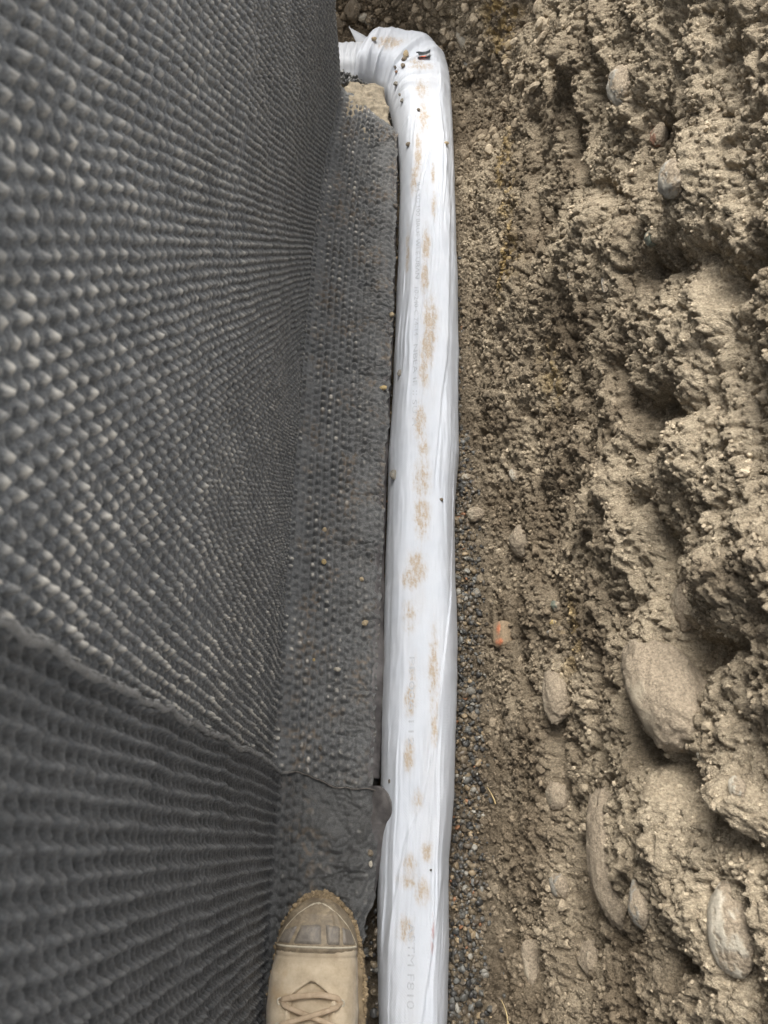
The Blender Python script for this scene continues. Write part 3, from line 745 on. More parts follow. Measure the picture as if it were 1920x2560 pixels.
a_ = np.sin(np.linspace(-math.pi / 2, math.pi / 2, 132))
a_ = 0.5 * a_ + 0.5 * np.linspace(-1, 1, 132)
def dome(a, y=0.0):
    a = np.clip(a + (0.035 * perlin(y, 0 * y + 1.0, 0 * y, 5.5, 3.0) + 0.02 * perlin(y, 0 * y, 0 * y, 17, 6.0)) * (1 - a * a) * np.sign(a + 1e-9), -1, 1)
    core = np.clip(1 - np.abs(np.clip(a / 0.97, -1, 1)) ** 4.6, 0, 1) ** 0.55          # the pipe itself
    skirt = (0.74 + 0.08 * perlin(y, a, 0 * y, 4.0, 8.0)) * np.clip(1 - np.abs(a) ** 14, 0, 1) ** 0.5   # slack fabric lying out on both sides
    k = 0.16
    hh = np.clip(0.5 + 0.5 * (core - skirt) / k, 0, 1)
    return skirt * (1 - hh) + core * hh + k * hh * (1 - hh)
def top_of(Y): return np.interp(Y, [-0.6, -0.2, 0.2, 0.6, 1.2, 1.3, 1.42, 1.55], [0.026, 0.030, 0.040, 0.044, 0.044, 0.045, 0.040, 0.034])
nt_ = len(Lc)
Acol = np.repeat(a_[None, :], nt_, 0)
X = Lc[:, None, 0] + (Rc - Lc)[:, None, 0] * (Acol + 1) / 2; Y = Lc[:, None, 1] + (Rc - Lc)[:, None, 1] * (Acol + 1) / 2
tt = np.concatenate([np.zeros(nrun), te])[:, None]
zt = np.interp(tt, [0, 1, 2, 4, 6, 7.3], [0, 0.001, 0.002, -0.001, -0.005, -0.007]) + top_of(np.where(tt > 0, 1.25, Y))
zb = -0.058
Z = zb + (zt - zb) * dome(Acol, Y * (tt == 0) + 1.25 * (tt > 0))
edge = np.clip(1 - np.abs(Acol), 0, 0.12) / 0.12
Z = Z + (sock_fold(X, Y) * (1 - sst(2.5, 4, tt)) + 0.0012 * perlin(X * 3, Y * 0.6, 0 * X, 26, 2.0) + 0.0007 * perlin(X * 4, Y * 0.5, 0 * X, 60, 4.0) + 0.0005 * perlin(X, Y, 0 * X, 70, 1.0)) * edge
# fine twisted wrinkles that run along the pipe, a little askew
wq = X - 0.045 * Y + 0.004 * perlin(X, Y, 0 * X, 9, 5.0)
w1 = np.abs(perlin(wq * 78, Y * 2.4, 0 * X, 1.0, 3.0)); w2 = np.abs(perlin(wq * 150, Y * 4.0, 0 * X, 1.0, 7.0)); w3 = perlin(X * 40, Y * 34, 0 * X, 1.0, 2.0)
Z = Z + (tt == 0) * edge * ((0.0019 * (1 - sst(0, 0.30, w1)) + 0.0010 * (1 - sst(0, 0.3, w2))) * sst(-0.25, 0.35, perlin(wq * 20, Y * 3, 0 * X, 1.0, 9.0)) + 0.0007 * w3 * sst(0, 0.4, perlin(X * 12, Y * 7, 0 * X, 1.0, 4.0)))
# slack fabric round the bend: pleats that fan out from the inner corner
ang = np.arctan2(Y - 1.335, X + 0.075)
pl = perlin(ang * 5.5, tt * 0.0, 0 * X, 1.0, 9.0) + 0.6 * perlin(ang * 12, 0 * X, 0 * X, 1.0, 3.0)
bend = sst(0.4, 2.2, tt)
Z = Z + bend * edge * (0.0050 * pl + 0.003 * perlin(X, Y, 0 * X, 22, 6.0))
dlip = (tt - 6.55 - 0.25 * Acol)
Z = Z + edge * 0.0045 * np.exp(-(dlip / 0.16) ** 2) * (tt > 4) + edge * 0.004 * np.exp(-((tt - 5.9 - 0.5 * Acol) / 0.12) ** 2) * (tt > 4)
Z = Z - 0.012 * edge * sst(6.9, 7.25, tt)
# side seams bulge so that the silhouette is not ruled
wob = (0.0014 * perlin(Y, 0 * Y, 0 * Y, 14, 3.0) + 0.0008 * perlin(Y, 0 * Y, 0 * Y, 45, 5.0)) * Acol
X = X + wob * (tt == 0)
# dirt
ST = [(0.0353, 1.3118, .012, .018, .8), (0.0395, 1.2366, .010, .035, .7), (0.0293, 1.1441, .006, .05, .9), (0.0228, 1.0852, .005, .03, .8), (0.0561, 1.0957, .003, .02, .8), (0.0583, 1.0201, .004, .025, .7),
      (0.0449, 0.9298, .006, .03, .95), (0.0433, 0.8614, .006, .03, .8), (0.052, 0.7666, .010, .045, .95), (0.047, 0.72, .009, .03, 1.0), (0.0432, 0.6803, .007, .03, .7), (0.0378, 0.5869, .008, .025, .8), (0.043, 0.545, .007, .02, .6),
      (0.0415, 0.493, .010, .03, .75), (0.0419, 0.4359, .009, .03, .85), (0.0342, 0.3572, .011, .02, 1.0), (0.0278, 0.3396, .012, .012, .8), (0.0269, 0.2886, .009, .02, .5), (0.0592, 0.2138, .006, .05, .75), (0.0285, 0.1773, .006, .016, .8), (0.031, 0.205, .005, .03, .4),
      (0.0279, 0.1084, .0055, .016, 1.0), (0.060, 0.145, .004, .02, .8), (0.0399, 0.0573, .006, .012, .5), (0.0312, -0.0181, .008, .012, .7), (0.051, -0.0004, .006, .010, .8), (0.029, -0.0309, .010, .008, .7), (0.0455, -0.0431, .007, .012, .8), (0.0275, -0.0826, .008, .012, .7),
      (-0.0288, 1.452, .022, .014, .95), (0.033, 1.375, .022, .012, .6), (0.024, 1.395, .012, .010, .6), (0.014, 0.93, .003, .05, .6)]
st = np.zeros_like(X)
for sx, sy, rx, ry, k in ST: st = np.maximum(st, k * np.exp(-(((X - sx) / rx) ** 2 + ((Y - sy) / ry) ** 2) ** 1.2 * 0.8))
bk = fbm(X * 1.7, Y * 0.8, Z, 95, 5, 7.0, 0.72)
stain = np.clip(st * 1.9 * sst(-0.55, 0.40, bk + (st - 0.6) * 0.6), 0, 1)
stain = np.clip(stain * (0.65 + 0.5 * fbm(X * 2, Y * 0.6, Z, 160, 3, 4.0, 0.7)) + 0.34 * np.minimum(st * 1.5, 1), 0, 1)
stain = np.maximum(stain, 0.12 * sst(0.0, 0.6, fbm(X, Y * 0.4, Z, 14, 3, 2.0)) * np.exp(-((Acol) / 0.5) ** 2))
red = 0.75 * np.exp(-((X - 0.0585 + 0.25 * (Y + 0.088) * -1 * 0.15) / 0.0016) ** 2) * np.exp(-((Y + 0.088) / 0.020) ** 2) * sst(-0.2, 0.3, bk)
# close the underside
ub = np.linspace(1, -1, 10)[1:-1]
XB = Lc[:, None, 0] + (Rc - Lc)[:, None, 0] * (ub[None, :] + 1) / 2; YB = Lc[:, None, 1] + (Rc - Lc)[:, None, 1] * (ub[None, :] + 1) / 2; ZB = np.full_like(XB, zb - 0.004)
PS = np.concatenate([np.stack([X, Y, Z], -1), np.stack([XB, YB, ZB], -1)], 1)
zer = np.zeros_like(XB)
pipe = tag(empty('drain_pipe', (0.045, 0.4, -0.058)), 'white sock-wrapped drain pipe with mud smears, bending left round the wall corner', 'drain pipe')
sock = grid_obj('filter_sock', PS, M_SOCK, attrs={'stain': np.concatenate([stain, zer], 1), 'red': np.concatenate([red, zer], 1)}, flip=True, close_v=True)
keep(sock, pipe)
SX, SY, SZ = X[:nrun], Y[:nrun], Z[:nrun]
def sock_z(px_, py_):
    i = int(np.clip(np.searchsorted(yr, py_), 1, nrun - 2))
    if py_ < 1.24: return float(np.interp(px_, SX[i], SZ[i]))
    k = np.argmin((X - px_) ** 2 + (Y - py_) ** 2)
    return float(Z.reshape(-1)[k])

# gathered sleeve on the stub that runs on round the corner
ts = np.linspace(6.35, 10, 210)
Ls = np.stack([np.interp(ts, np.arange(11), EL[:, k]) for k in (0, 1)], -1); Rs_ = np.stack([np.interp(ts, np.arange(11), ER[:, k]) for k in (0, 1)], -1)
as_ = np.sin(np.linspace(-math.pi / 2, math.pi / 2, 60))
A2 = np.repeat(as_[None, :], len(ts), 0)
X2 = Ls[:, None, 0] + (Rs_ - Ls)[:, None, 0] * (A2 + 1) / 2
Y2 = Ls[:, None, 1] + 0.006 + (Rs_ - Ls - [0, 0.014])[:, None, 1] * (A2 + 1) / 2
Z2 = -0.056 + 0.074 * dome(A2, 0 * A2)
rb = 0.45 * np.sin(X2 * 2 * math.pi / 0.0125 + 4.0 * perlin(X2, Y2, 0 * X2, 18, 2.0)) + 1.0 * perlin(X2 * 4, Y2 * 0.5, 0 * X2, 40, 6.0)
Z2 = Z2 + 0.0022 * rb * np.clip(1.25 - np.abs(A2), 0, 1); Y2 = Y2 + 0.0016 * rb * A2 ** 3
st2 = 0.8 * np.exp(-((X2 + 0.085) / 0.02) ** 2 - ((Y2 - 1.50) / 0.014) ** 2)
keep(grid_obj('gathered_sleeve', np.stack([X2, Y2, Z2], -1), M_SLEEVE, attrs={'stain': st2}, flip=True), pipe)
# pointed tail of fabric that sticks out at the back of the sleeve
tl = np.linspace(0, 1, 26); tw_ = np.linspace(-1, 1, 12)
PT = np.array([[(-0.074 - 0.040 * b + 0.014 * a * (1 - b) ** 0.7, 1.498 + 0.040 * b + 0.010 * a * (1 - b) ** 0.7, 0.002 + 0.010 * b - 0.006 * a * a * (1 - b) + 0.003 * math.sin(3 * b + a)) for a in tw_] for b in tl])
o = grid_obj('sleeve_tail', PT, M_SLEEVE, attrs={'stain': np.zeros(PT.shape[:2])}, flip=True); o.modifiers.new('thickness', 'SOLIDIFY').thickness = 0.0015
keep(o, pipe)

# faint printing along the pipe, showing through the sock: reads towards the camera
def lettering(txt, x0, y0, y1, size):
    cu = bpy.data.curves.new('lettering', 'FONT'); cu.body = txt; cu.size = size; cu.resolution_u = 3
    tmp = bpy.data.objects.new('tmp', cu); sc.collection.objects.link(tmp)
    bpy.context.view_layer.update()
    me = bpy.data.meshes.new_from_object(tmp.evaluated_get(bpy.context.evaluated_depsgraph_get()))
    bpy.data.objects.remove(tmp)
    co = np.array([v.co[:] for v in me.vertices]); wtx = co[:, 0].max()
    for v, (a, b, _) in zip(me.vertices, co):
        wy = y0 + (y1 - y0) * a / wtx; wx = x0 + b
        v.co = (wx, wy, sock_z(wx, wy) + 0.00045)
    me.update(); me.name = 'lettering'
    o = new_obj('lettering', me, M_PRINT)
    o.parent = sock
    return o
lettering('II 4 RG 100 BRUE WLE UBAN', 0.0275, 1.075, 0.860, 0.0095)
lettering('10-240 C 74-14', 0.0265, 0.845, 0.745, 0.0095)
lettering('NBEA IE II SU A', 0.0260, 0.730, 0.580, 0.0095)
lettering('PE 006 112', 0.0270, 0.235, 0.120, 0.0100)
lettering('ASTM F810', 0.0300, -0.075, -0.1605, 0.0115)
lettering('C 88', 0.0300, -0.176, -0.21, 0.0115)
bpy.context.view_layer.update()

# ------------------------------------------------------------------ stones bedded in the cut bank (each one a thing)
def bank_point(u, s):
    P, N = bank_base(np.array([u]), np.array([s]))
    d = bank_disp_low(np.array([u]), np.array([s]))
    return P[0] + N[0] * d[0], N[0]

def stone(name, label, cat, u, s, hw, hh, mat, seed, depth=0.35, rough=0.16, facet=0.0, thick=0.85, tilt=0.0, group='stones bedded in the cut bank', sub=4):
    p, n = bank_point(u, s)
    v = rock_verts(sub, seed, rough, facet)
    am = mat.get('amt', 0.5)
    q = fbm(v[:, 0], v[:, 1], v[:, 2], 1.6, 4, seed * 1.3, 0.6)
    dv = sst(-0.25, 0.25, 0.75 * v[:, 1] - 0.45 * v[:, 2] + 0.9 * q + (am - 0.45) * 2.2)
    v = v * (1 + 0.055 * dv * (fbm(v[:, 0], v[:, 1], v[:, 2], 6, 4, 2.0, 0.65) + 0.3))[:, None]
    tY = np.array([0, 1.0, 0]); tY = tY - n * (tY @ n); tY /= np.linalg.norm(tY); tU = np.cross(tY, n); tU = tU if tU[2] > 0 else -tU
    c, s2 = math.cos(tilt), math.sin(tilt)
    e1 = tY * c + tU * s2; e2 = -tY * s2 + tU * c
    V = v[:, :1] * e1 * hh * 1.1 + v[:, 1:2] * e2 * hw * 1.15 + v[:, 2:] * n * hw * thick
    me = mesh_np(name, V, ICO[sub][1], True, {'dust_shading': dv})
    o = new_obj(name, me, mat); o.location = p + n * hw * thick * (0.5 - depth)
    return tag(o, label, cat, group)

stone('cobble', 'grey half-bare cobble high on the bank, upper one of the two smooth grey cobbles', 'stone', .874, .780, .0165, .0265, M_ST_GREY, 3, 0.25)
stone('cobble', 'grey cobble with bright bare left edge under the red-stained stone', 'stone', .610, .876, .0150, .0190, M_ST_GREY, 8, 0.2)
stone('cobble', 'pale grey stone in the bank just right of the white pipe bend', 'stone', 1.500, .402, .0145, .0240, M_ST_PALE, 12, 0.3)
stone('cobble', 'round soil-dusted cobble low on the bank beside the gravel, above the orange brick', 'stone', .412, .400, .0185, .0215, M_ST_DUSTY, 15, 0.15)
stone('cobble', 'egg-shaped dusty cobble left of the large dusty boulder', 'stone', .178, .486, .0180, .0275, M_ST_DUSTY, 19, 0.1, tilt=-0.15)
stone('boulder', 'largest dusty boulder bulging from the bank at right', 'stone', .146, .698, .0360, .0620, M_ST_DUSTY, 23, 0.70, 0.18, 0.1, 1.0, tilt=-0.55)
stone('stone_slab', 'long smooth tilted brown slab set upright in the bank below the boulder', 'stone', .000, .556, .0320, .0640, M_ST_DUSTY, 27, 0.60, 0.16, 0.2, 0.8, tilt=-0.02)
stone('cobble', 'blocky pale dusty cobble at the lower right edge', 'stone', -.050, .752, .0190, .0310, M_ST_PALE, 31, 0.25, 0.14, 0.35, 0.85)
stone('stone_block', 'flat-faced grey angular stone right of the long slab', 'stone', -.038, .640, .0115, .0200, M_ST_GREY, 33, 0.3, 0.10, 0.6)
stone('cobble', 'grey stone with a bare white left rim, left of the long slab', 'stone', -.032, .446, .0135, .0145, M_ST_GREY, 36, 0.25, 0.12, 0.6)
stone('cobble', 'dusty rounded cobble left of the top of the long slab', 'stone', .064, .450, .0150, .0175, M_ST_DUSTY, 39, 0.25, 0.14, 0.5)
stone('pebble', 'small greenish grey pebble in the dark crevice of the upper bank', 'stone', .610, .800, .0085, .0088, M_ST_GREEN, 41, 0.5)
stone('pebble', 'small whitish oval stone on the mid bank, higher than the round dusty cobble', 'stone', .520, .398, .0070, .0118, M_ST_PALE, 43, 0.15, tilt=-0.3)
stone('pebble', 'small pale pebble left of the thin upright grey sliver', 'stone', .700, .632, .0068, .0074, M_ST_PALE, 46, 0.2)
stone('stone_sliver', 'thin upright grey sliver of stone in the middle of the upper bank', 'stone', .628, .704, .0048, .0150, M_ST_GREY, 48, 0.15, 0.08, 0.8)
stone('red_stone', 'red-stained stone in a hollow above a grey cobble', 'stone', .772, .800, .0120, .0145, M_ST_RED, 51, 0.75, 0.2, 0.5)
stone('chipped_stone', 'angular dark green chip on the topmost of four small stones', 'stone', .290, .488, .0072, .0072, M_ST_GREEN, 53, -0.1, 0.25, 0.9, sub=3)
stone('pebble', 'yellow pebble right below the angular green chip', 'stone', .270, .480, .0052, .0036, M_ST_YEL, 56, -0.1, sub=3)
stone('pebble', 'grey pebble, lowest left of the four small stones under the green chip', 'stone', .258, .474, .0052, .0042, M_ST_GREY, 58, -0.1, sub=3)
stone('pebble', 'reddish brown pebble, lowest right of the four small stones under the green chip', 'stone', .259, .492, .0044, .0036, M_ST_BROWN, 60, -0.1, sub=3)
stone('cobble', 'smooth tan slab face above the largest boulder', 'stone', .222, .730, .0170, .0215, M_ST_DUSTY, 62, 0.3, 0.08, 0.7, 0.6, tilt=0.6)
stone('pebble', 'small pale lump right below the largest boulder', 'stone', .082, .752, .0072, .0080, M_ST_PALE, 64, 0.2)
stone('pebble', 'pale lump near the right edge under the dark ledge', 'stone', .052, .806, .0065, .0080, M_ST_PALE, 66, 0.2)
stone('clod', 'round tan clod of soil lying on the gravel strip', 'soil clod', .478, .310, .0120, .0110, M_ST_DUSTY, 68, -0.1, 0.2)
stone('cobble', 'long dusty lump low on the bank near the bottom edge', 'stone', -.116, .372, .0125, .0260, M_ST_DUSTY, 70, 0.95, 0.25, 0.3)
stone('cobble', 'wide dusty lump below the long slab', 'stone', -.100, .470, .0170, .0230, M_ST_DUSTY, 72, 0.92, 0.25, 0.5)
stone('pebble', 'slim grey stone wedged against the outside of the pipe bend', 'stone', 1.462, .368, .0075, .0150, M_ST_SLATE, 74, 0.1)
stone('rubble_stone', 'biggest brown rubble stone behind the white pipe bend', 'stone', 1.738, .380, .0150, .0165, M_ST_BROWN, 76, -0.1, 0.2, 0.5, group='rubble stones behind the pipe bend')
stone('rubble_stone', 'white oval rubble stone behind the pipe bend', 'stone', 1.715, .366, .0105, .0078, M_ST_PALE, 78, -0.2, 0.15, 0.0, group='rubble stones behind the pipe bend')
stone('rubble_stone', 'grey rubble stone touching the white oval one behind the pipe bend', 'stone', 1.700, .362, .0125, .0120, M_ST_GREY, 80, -0.1, 0.2, 0.4, group='rubble stones behind the pipe bend')
stone('rubble_stone', 'brown rubble clod nearest the back of the pipe bend', 'stone', 1.672, .356, .0105, .0115, M_ST_BROWN, 82, -0.1, 0.2, 0.4, group='rubble stones behind the pipe bend')
stone('rubble_stone', 'brown rubble stone next to the far wall corner', 'stone', 1.768, .348, .0135, .0115, M_ST_BROWN, 84, -0.1, 0.2, 0.5, group='rubble stones behind the pipe bend')
stone('pebble', 'lone pale pebble in the gravel strip left of the whitish oval stone', 'stone', .544, .300, .0068, .0048, M_ST_PALE, 86, -0.2, sub=3)
stone('pebble', 'round blue-grey pebble in the gravel strip left of the egg-shaped cobble', 'stone', .208, .294, .0062, .0056, M_ST_SLATE, 88, -0.3, sub=3)
stone('pebble', 'flat grey pebble in the gravel strip left of the orange brick', 'stone', .352, .305, .0058, .0068, M_ST_SLATE, 90, -0.2, sub=3)

# orange brick fragment: a rough block whose face is mostly smeared with soil
p, n = bank_point(.280, .362)
v = rock_verts(4, 91, 0.06)
v = np.sign(v) * np.abs(v) ** 0.55 * 0.85
tY = np.array([0, 1.0, 0]); tY -= n * (tY @ n); tY /= np.linalg.norm(tY); tU = np.cross(tY, n); tU *= np.sign(tU[2])
bare = np.exp(-(((v[:, 0] - 0.35) / 0.42) ** 2 + ((v[:, 1] - 0.15) / 0.30) ** 2)) + np.exp(-(((v[:, 0] + 0.55) / 0.24) ** 2 + ((v[:, 1] - 0.15) / 0.45) ** 2))
dv = np.clip(1.4 - 1.25 * bare * (1 + 0.8 * fbm(v[:, 0], v[:, 1], v[:, 2], 3, 3, 2.0)), 0, 1)
V = v[:, :1] * tY * 0.0225 + v[:, 1:2] * tU * 0.0160 + v[:, 2:] * n * 0.012
o = new_obj('brick_fragment', mesh_np('brick_fragment', V, ICO[4][1], True, {'dust_shading': dv}), M_BRICK); o.location = p + n * 0.001
tag(o, 'bright orange brick fragment half buried in soil beside the gravel strip', 'brick fragment')

def straw(u, s, ln, ang, label):
    p, n = bank_point(u, s)
    tY = np.array([0, 1.0, 0]); tU = np.cross(tY, n); tU *= np.sign(tU[2])
    d = tY * math.cos(ang) + tU * math.sin(ang)
    k = np.linspace(-1, 1, 12); ph = np.linspace(0, 2 * math.pi, 7)[:-1]
    e2 = np.cross(d, n); e2 /= np.linalg.norm(e2)
    P = np.array([[p + n * (0.006 + 0.004 * q * q) + d * ln * q + (e2 * math.cos(f) + n * math.sin(f)) * 0.0007 * (1.05 - 0.5 * q) for f in ph] for q in k])
    return tag(grid_obj('straw', P, M_STRAW, close_v=True), label, 'straw', 'bits of straw on the bank')
straw(.070, .324, .012, -0.5, 'short pale straw lying on the soil beside the mid gravel strip')
straw(-.170, .336, .013, -0.35, 'pale straw on the soil at the bottom edge')

# ------------------------------------------------------------------ loose pebbles on the pipe and on the mat (each one a thing)
_fl = FARP.reshape(-1, 3); _fl = _fl[(_fl[:, 0] > -0.135) & (_fl[:, 2] < 0.03)]
_nf = NEARP.reshape(-1, 3); _nf = _nf[(_nf[:, 0] > -0.135) & (_nf[:, 2] < 0.03)]
def mat_z(px_, py_):
    A = _nf if py_ < 0.07 else _fl
    return float(A[np.argmin((A[:, 0] - px_) ** 2 + (A[:, 1] - py_) ** 2), 2])
def pebble(label, X_, Y_, r, mat, seed, on, el=1.0, ang=0.0, facet=0.5, group=None):
    v = rock_verts(3, seed, 0.22, facet) * np.array([r, r * el, r * 0.75])
    c, s2 = math.cos(ang), math.sin(ang)
    v = np.stack([v[:, 0] * c - v[:, 1] * s2, v[:, 0] * s2 + v[:, 1] * c, v[:, 2]], -1)
    o = new_obj('pebble', mesh_np('pebble', v, ICO[3][1], True, {'dust_shading': 0.3 * sst(0, 0.4, fbm(v[:, 0] / r, v[:, 1] / r, v[:, 2] / r, 2, 3, seed))}), mat)
    zz = sock_z(X_, Y_) if on == 'pipe' else mat_z(X_, Y_)
    o.location = (X_, Y_, zz + r * 0.55)
    tag(o, label, 'pebble', group or ('pebbles lying on the white pipe' if on == 'pipe' else 'pebbles lying on the grey mat'))
pebble('tan oval pebble on the white collar at the start of the gathered sleeve', -.0606, 1.4512, .0052, M_ST_TAN, 1, 'pipe', 0.75, 0.3)
pebble('largest tan clump, topmost of the pebble trail on the pipe bend', .0034, 1.4160, .0062, M_ST_TAN, 2, 'pipe', 1.5)
pebble('dark brown pebble touching the tan clump on the pipe bend', .0000, 1.3995, .0056, M_ST_BROWN, 3, 'pipe')
pebble('dark angular pebble below the brown one in the pipe bend trail', -.0023, 1.3825, .0048, M_ST_BROWN, 4, 'pipe', 1.1)
pebble('lone grey brown pebble midway down the trail on the pipe bend', -.0148, 1.3515, .0054, M_ST_SLATE, 5, 'pipe', 0.9)
pebble('small reddish brown crumb left of the dark pebbles on the pipe bend', -.0146, 1.3798, .0031, M_ST_RED, 6, 'pipe')
pebble('tiny dark chip, leftmost of the trail on the pipe bend', -.0172, 1.3935, .0030, M_ST_DARK, 7, 'pipe', 1.4, 0.4)
pebble('small grey chip, second from the end of the pipe bend trail', -.0065, 1.3205, .0032, M_ST_SLATE, 8, 'pipe', 1.2)
pebble('grey angular pebble that ends the trail on the pipe bend', -.0016, 1.2998, .0042, M_ST_SLATE, 9, 'pipe', 1.3, -0.4)
pebble('small brown pebble in the muddy smear just past the pipe bend', .0290, 1.2564, .0032, M_ST_BROWN, 10, 'pipe')
pebble('dark brown pebble on the left side of the pipe, opposite a tan oval one', .0115, 1.1809, .0051, M_ST_BROWN, 11, 'pipe')
pebble('tan oval pebble on the right side of the pipe near the bend', .0806, 1.1747, .0048, M_ST_TAN, 12, 'pipe', 0.85)
pebble('olive grey pebble near the left edge of the pipe, halfway along', .0057, .6889, .0044, M_ST_SLATE, 13, 'pipe', 1.7, -0.2)
pebble('largest grey wedge-shaped pebble caught on the left fold of the pipe', .0006, .5094, .0062, M_ST_SLATE, 14, 'pipe', 1.45, 0.25, 0.9)
pebble('tiny olive speck of stone on the right fold of the pipe', .0698, .4618, .0028, M_ST_BROWN, 15, 'pipe')
pebble('tiny dark crumb near the left pipe edge by the rounded film tab', .0045, .0794, .0018, M_ST_DARK, 16, 'pipe', 1.5)
pebble('tiny black crumb on the nearest stretch of the pipe', .0562, -.0196, .0016, M_ST_DARK, 17, 'pipe', 0.7)
pebble('dark pebble wedged between the far mat edge and the pipe', -.0085, 1.0699, .0050, M_ST_DARK, 18, 'mat')
pebble('brown pebble on the mat edge touching the pipe, far half', -.0100, .8244, .0042, M_ST_TAN, 19, 'mat', 1.2)
pebble('yellowish pebble near the mat edge, brightest stone on the flap', -.0201, .6756, .0060, M_ST_YEL, 20, 'mat', 0.85, 0.0, 0.8)
pebble('small tan pebble in the mat rows, upper of two near the wall fold', -.0993, .4267, .0034, M_ST_TAN, 21, 'mat', 1.3)
pebble('small olive pebble in the mat rows, lower of two near the wall fold', -.0969, .3771, .0034, M_ST_YEL, 22, 'mat', 1.2)
pebble('small brown pebble on the crinkled part of the flap', -.0416, .3533, .0036, M_ST_TAN, 23, 'mat')
pebble('reddish tan pebble by the outer edge of the flap, close to the folded film', -.0345, .2871, .0047, M_ST_TAN, 24, 'mat', 0.85, 0.3)
pebble('pale flat pebble in the middle of the near flap', -.0686, .2214, .0050, M_ST_PALE, 25, 'mat', 0.65, 0.0)
pebble('dark pebble sunk in the flap just above the overlap seam', -.0865, .1200, .0030, M_ST_DARK, 26, 'mat', 1.3)
pebble('tiny sandy chip on the flap near the wall fold, above the seam', -.1024, .2351, .0024, M_ST_YEL, 27, 'mat')
pebble('brown pebble at the mat corner beside the boot toe', -.0165, -.0036, .0040, M_ST_BROWN, 28, 'mat')
pebble('small pale bean-shaped pebble touching the brown one beside the boot toe', -.0160, -.0156, .0026, M_ST_PALE, 29, 'mat', 1.6)

# scrap of printed plastic lying on the pipe bend
aa = np.linspace(-1, 1, 30); bb = np.linspace(-1, 1, 20)
PA, PB = np.meshgrid(aa, bb, indexing='ij')
sx = PA * 0.0125 * (1 + 0.10 * PB); sy = PB * 0.0070 * (1 + 0.22 * PA ** 2) + 0.0025 * PA ** 2
szz = 0.0030 + 0.0024 * np.cos(PB * 2.2) * -1 + 0.0022 * PA ** 3 + 0.0008 * perlin(PA, PB, 0 * PA, 2, 1.0)
cl = np.where((np.abs(PB - 0.15 * PA) < 0.30)[..., None], np.array([0.20, 0.20, 0.20]), np.array([0.04, 0.05, 0.055]))
cl = np.where(((PB < -0.25 + 0.3 * np.cos(PA * 3)) & (np.abs(PA + 0.15) < 0.55) & (PB > -0.97))[..., None], np.array([0.80, 0.13, 0.035]), cl)
o = grid_obj('plastic_scrap', np.stack([sx, sy, szz], -1), M_SCRAP, attrs={'Col': cl})
o.modifiers.new('thickness', 'SOLIDIFY').thickness = 0.0009
o.location = (0.0376, 1.4089, sock_z(0.0376, 1.4089) + 0.0015); o.rotation_euler = (0, 0, 0.08)
tag(o, 'curled black and white plastic scrap with an orange patch on the pipe bend', 'plastic scrap')

# torn black foil edge at the house corner, between mat end and sleeve
aa = np.linspace(0, 1, 60); bb = np.linspace(0, 1, 18)
PA, PB = np.meshgrid(aa, bb, indexing='ij')
rag = 0.010 * perlin(PA, 0 * PA, 0 * PA, 7, 2.0) + 0.005 * perlin(PA, 0 * PA, 0 * PA, 19, 4.0)
fx_ = -0.128 + 0.062 * PA; fy_ = 1.376 + (0.022 * (1 - 0.5 * PA) + rag) * PB + 0.004 * PA
fz_ = 0.006 + 0.016 * PB * (1 - PA) + 0.007 * fbm(PA * 2, PB, 0 * PA, 3.0, 3, 3.0) - 0.012 * PA
o = grid_obj('torn_foil', np.stack([fx_, fy_, fz_], -1), M_FOIL)
o.modifiers.new('thickness', 'SOLIDIFY').thickness = 0.0007
tag(o, 'crumpled torn black and silver foil strip at the far mat corner', 'torn foil')

# ------------------------------------------------------------------ work boot
BXC, BTIP, BZ = -0.0735, -0.046, 0.006
D_ = [0, .004, .010, .020, .034, .058, .080, .105, .130, .160, .190, .225, .260, .285, .300]
HS = [.006, .018, .026, .036, .0455, .0520, .0560, .0585, .0585, .0560, .0500, .0420, .0400, .0350, .012]
HS = [q * 0.955 for q in HS]
boot = tag(empty('work_boot', (BXC, BTIP - 0.15, BZ)), 'muddy tan suede lace-up work boot with scuffed dark toe cap, standing on the near mat', 'boot')
def boot_shift(d): return 0.003 * np.sin(np.asarray(d) / 0.30 * math.pi) - 0.004 * sst(0.12, 0.3, np.asarray(d))
# sole with welt
dd = np.concatenate([np.linspace(0, 0.04, 50) ** 1.0, np.linspace(0.042, 0.30, 130)])
hs = np.interp(dd, D_, HS)
for _ in range(3): hs[1:-1] = (hs[:-2] + 2 * hs[1:-1] + hs[2:]) / 4
rim = np.array([(0.0, 0.0), (0.80, 0.0), (0.97, 0.002), (1.0, 0.007), (0.985, 0.014), (1.0, 0.020), (0.985, 0.0255), (0.90, 0.027), (0.55, 0.027), (0.0, 0.027)])
ring = np.concatenate([rim, (rim * [-1, 1])[::-1][1:-1]])
P = np.array([[(BXC + float(boot_shift(d)) + h * a, BTIP - d, BZ + zz_) for a, zz_ in ring] for d, h in zip(dd, hs)])
nzz = fbm(P[..., 0], P[..., 1], P[..., 2], 60, 3, 2.0); P[..., 0] += 0.0012 * nzz * np.sign(P[..., 0] - BXC); P[..., 2] += 0.0008 * nzz
P[..., 2] += 0.010 * (1 - sst(0, 0.07, BTIP - P[..., 1])) * (1 if True else 0) * 0.6
sole = keep(grid_obj('sole', P, M_SOLE, flip=False, close_v=True), boot)
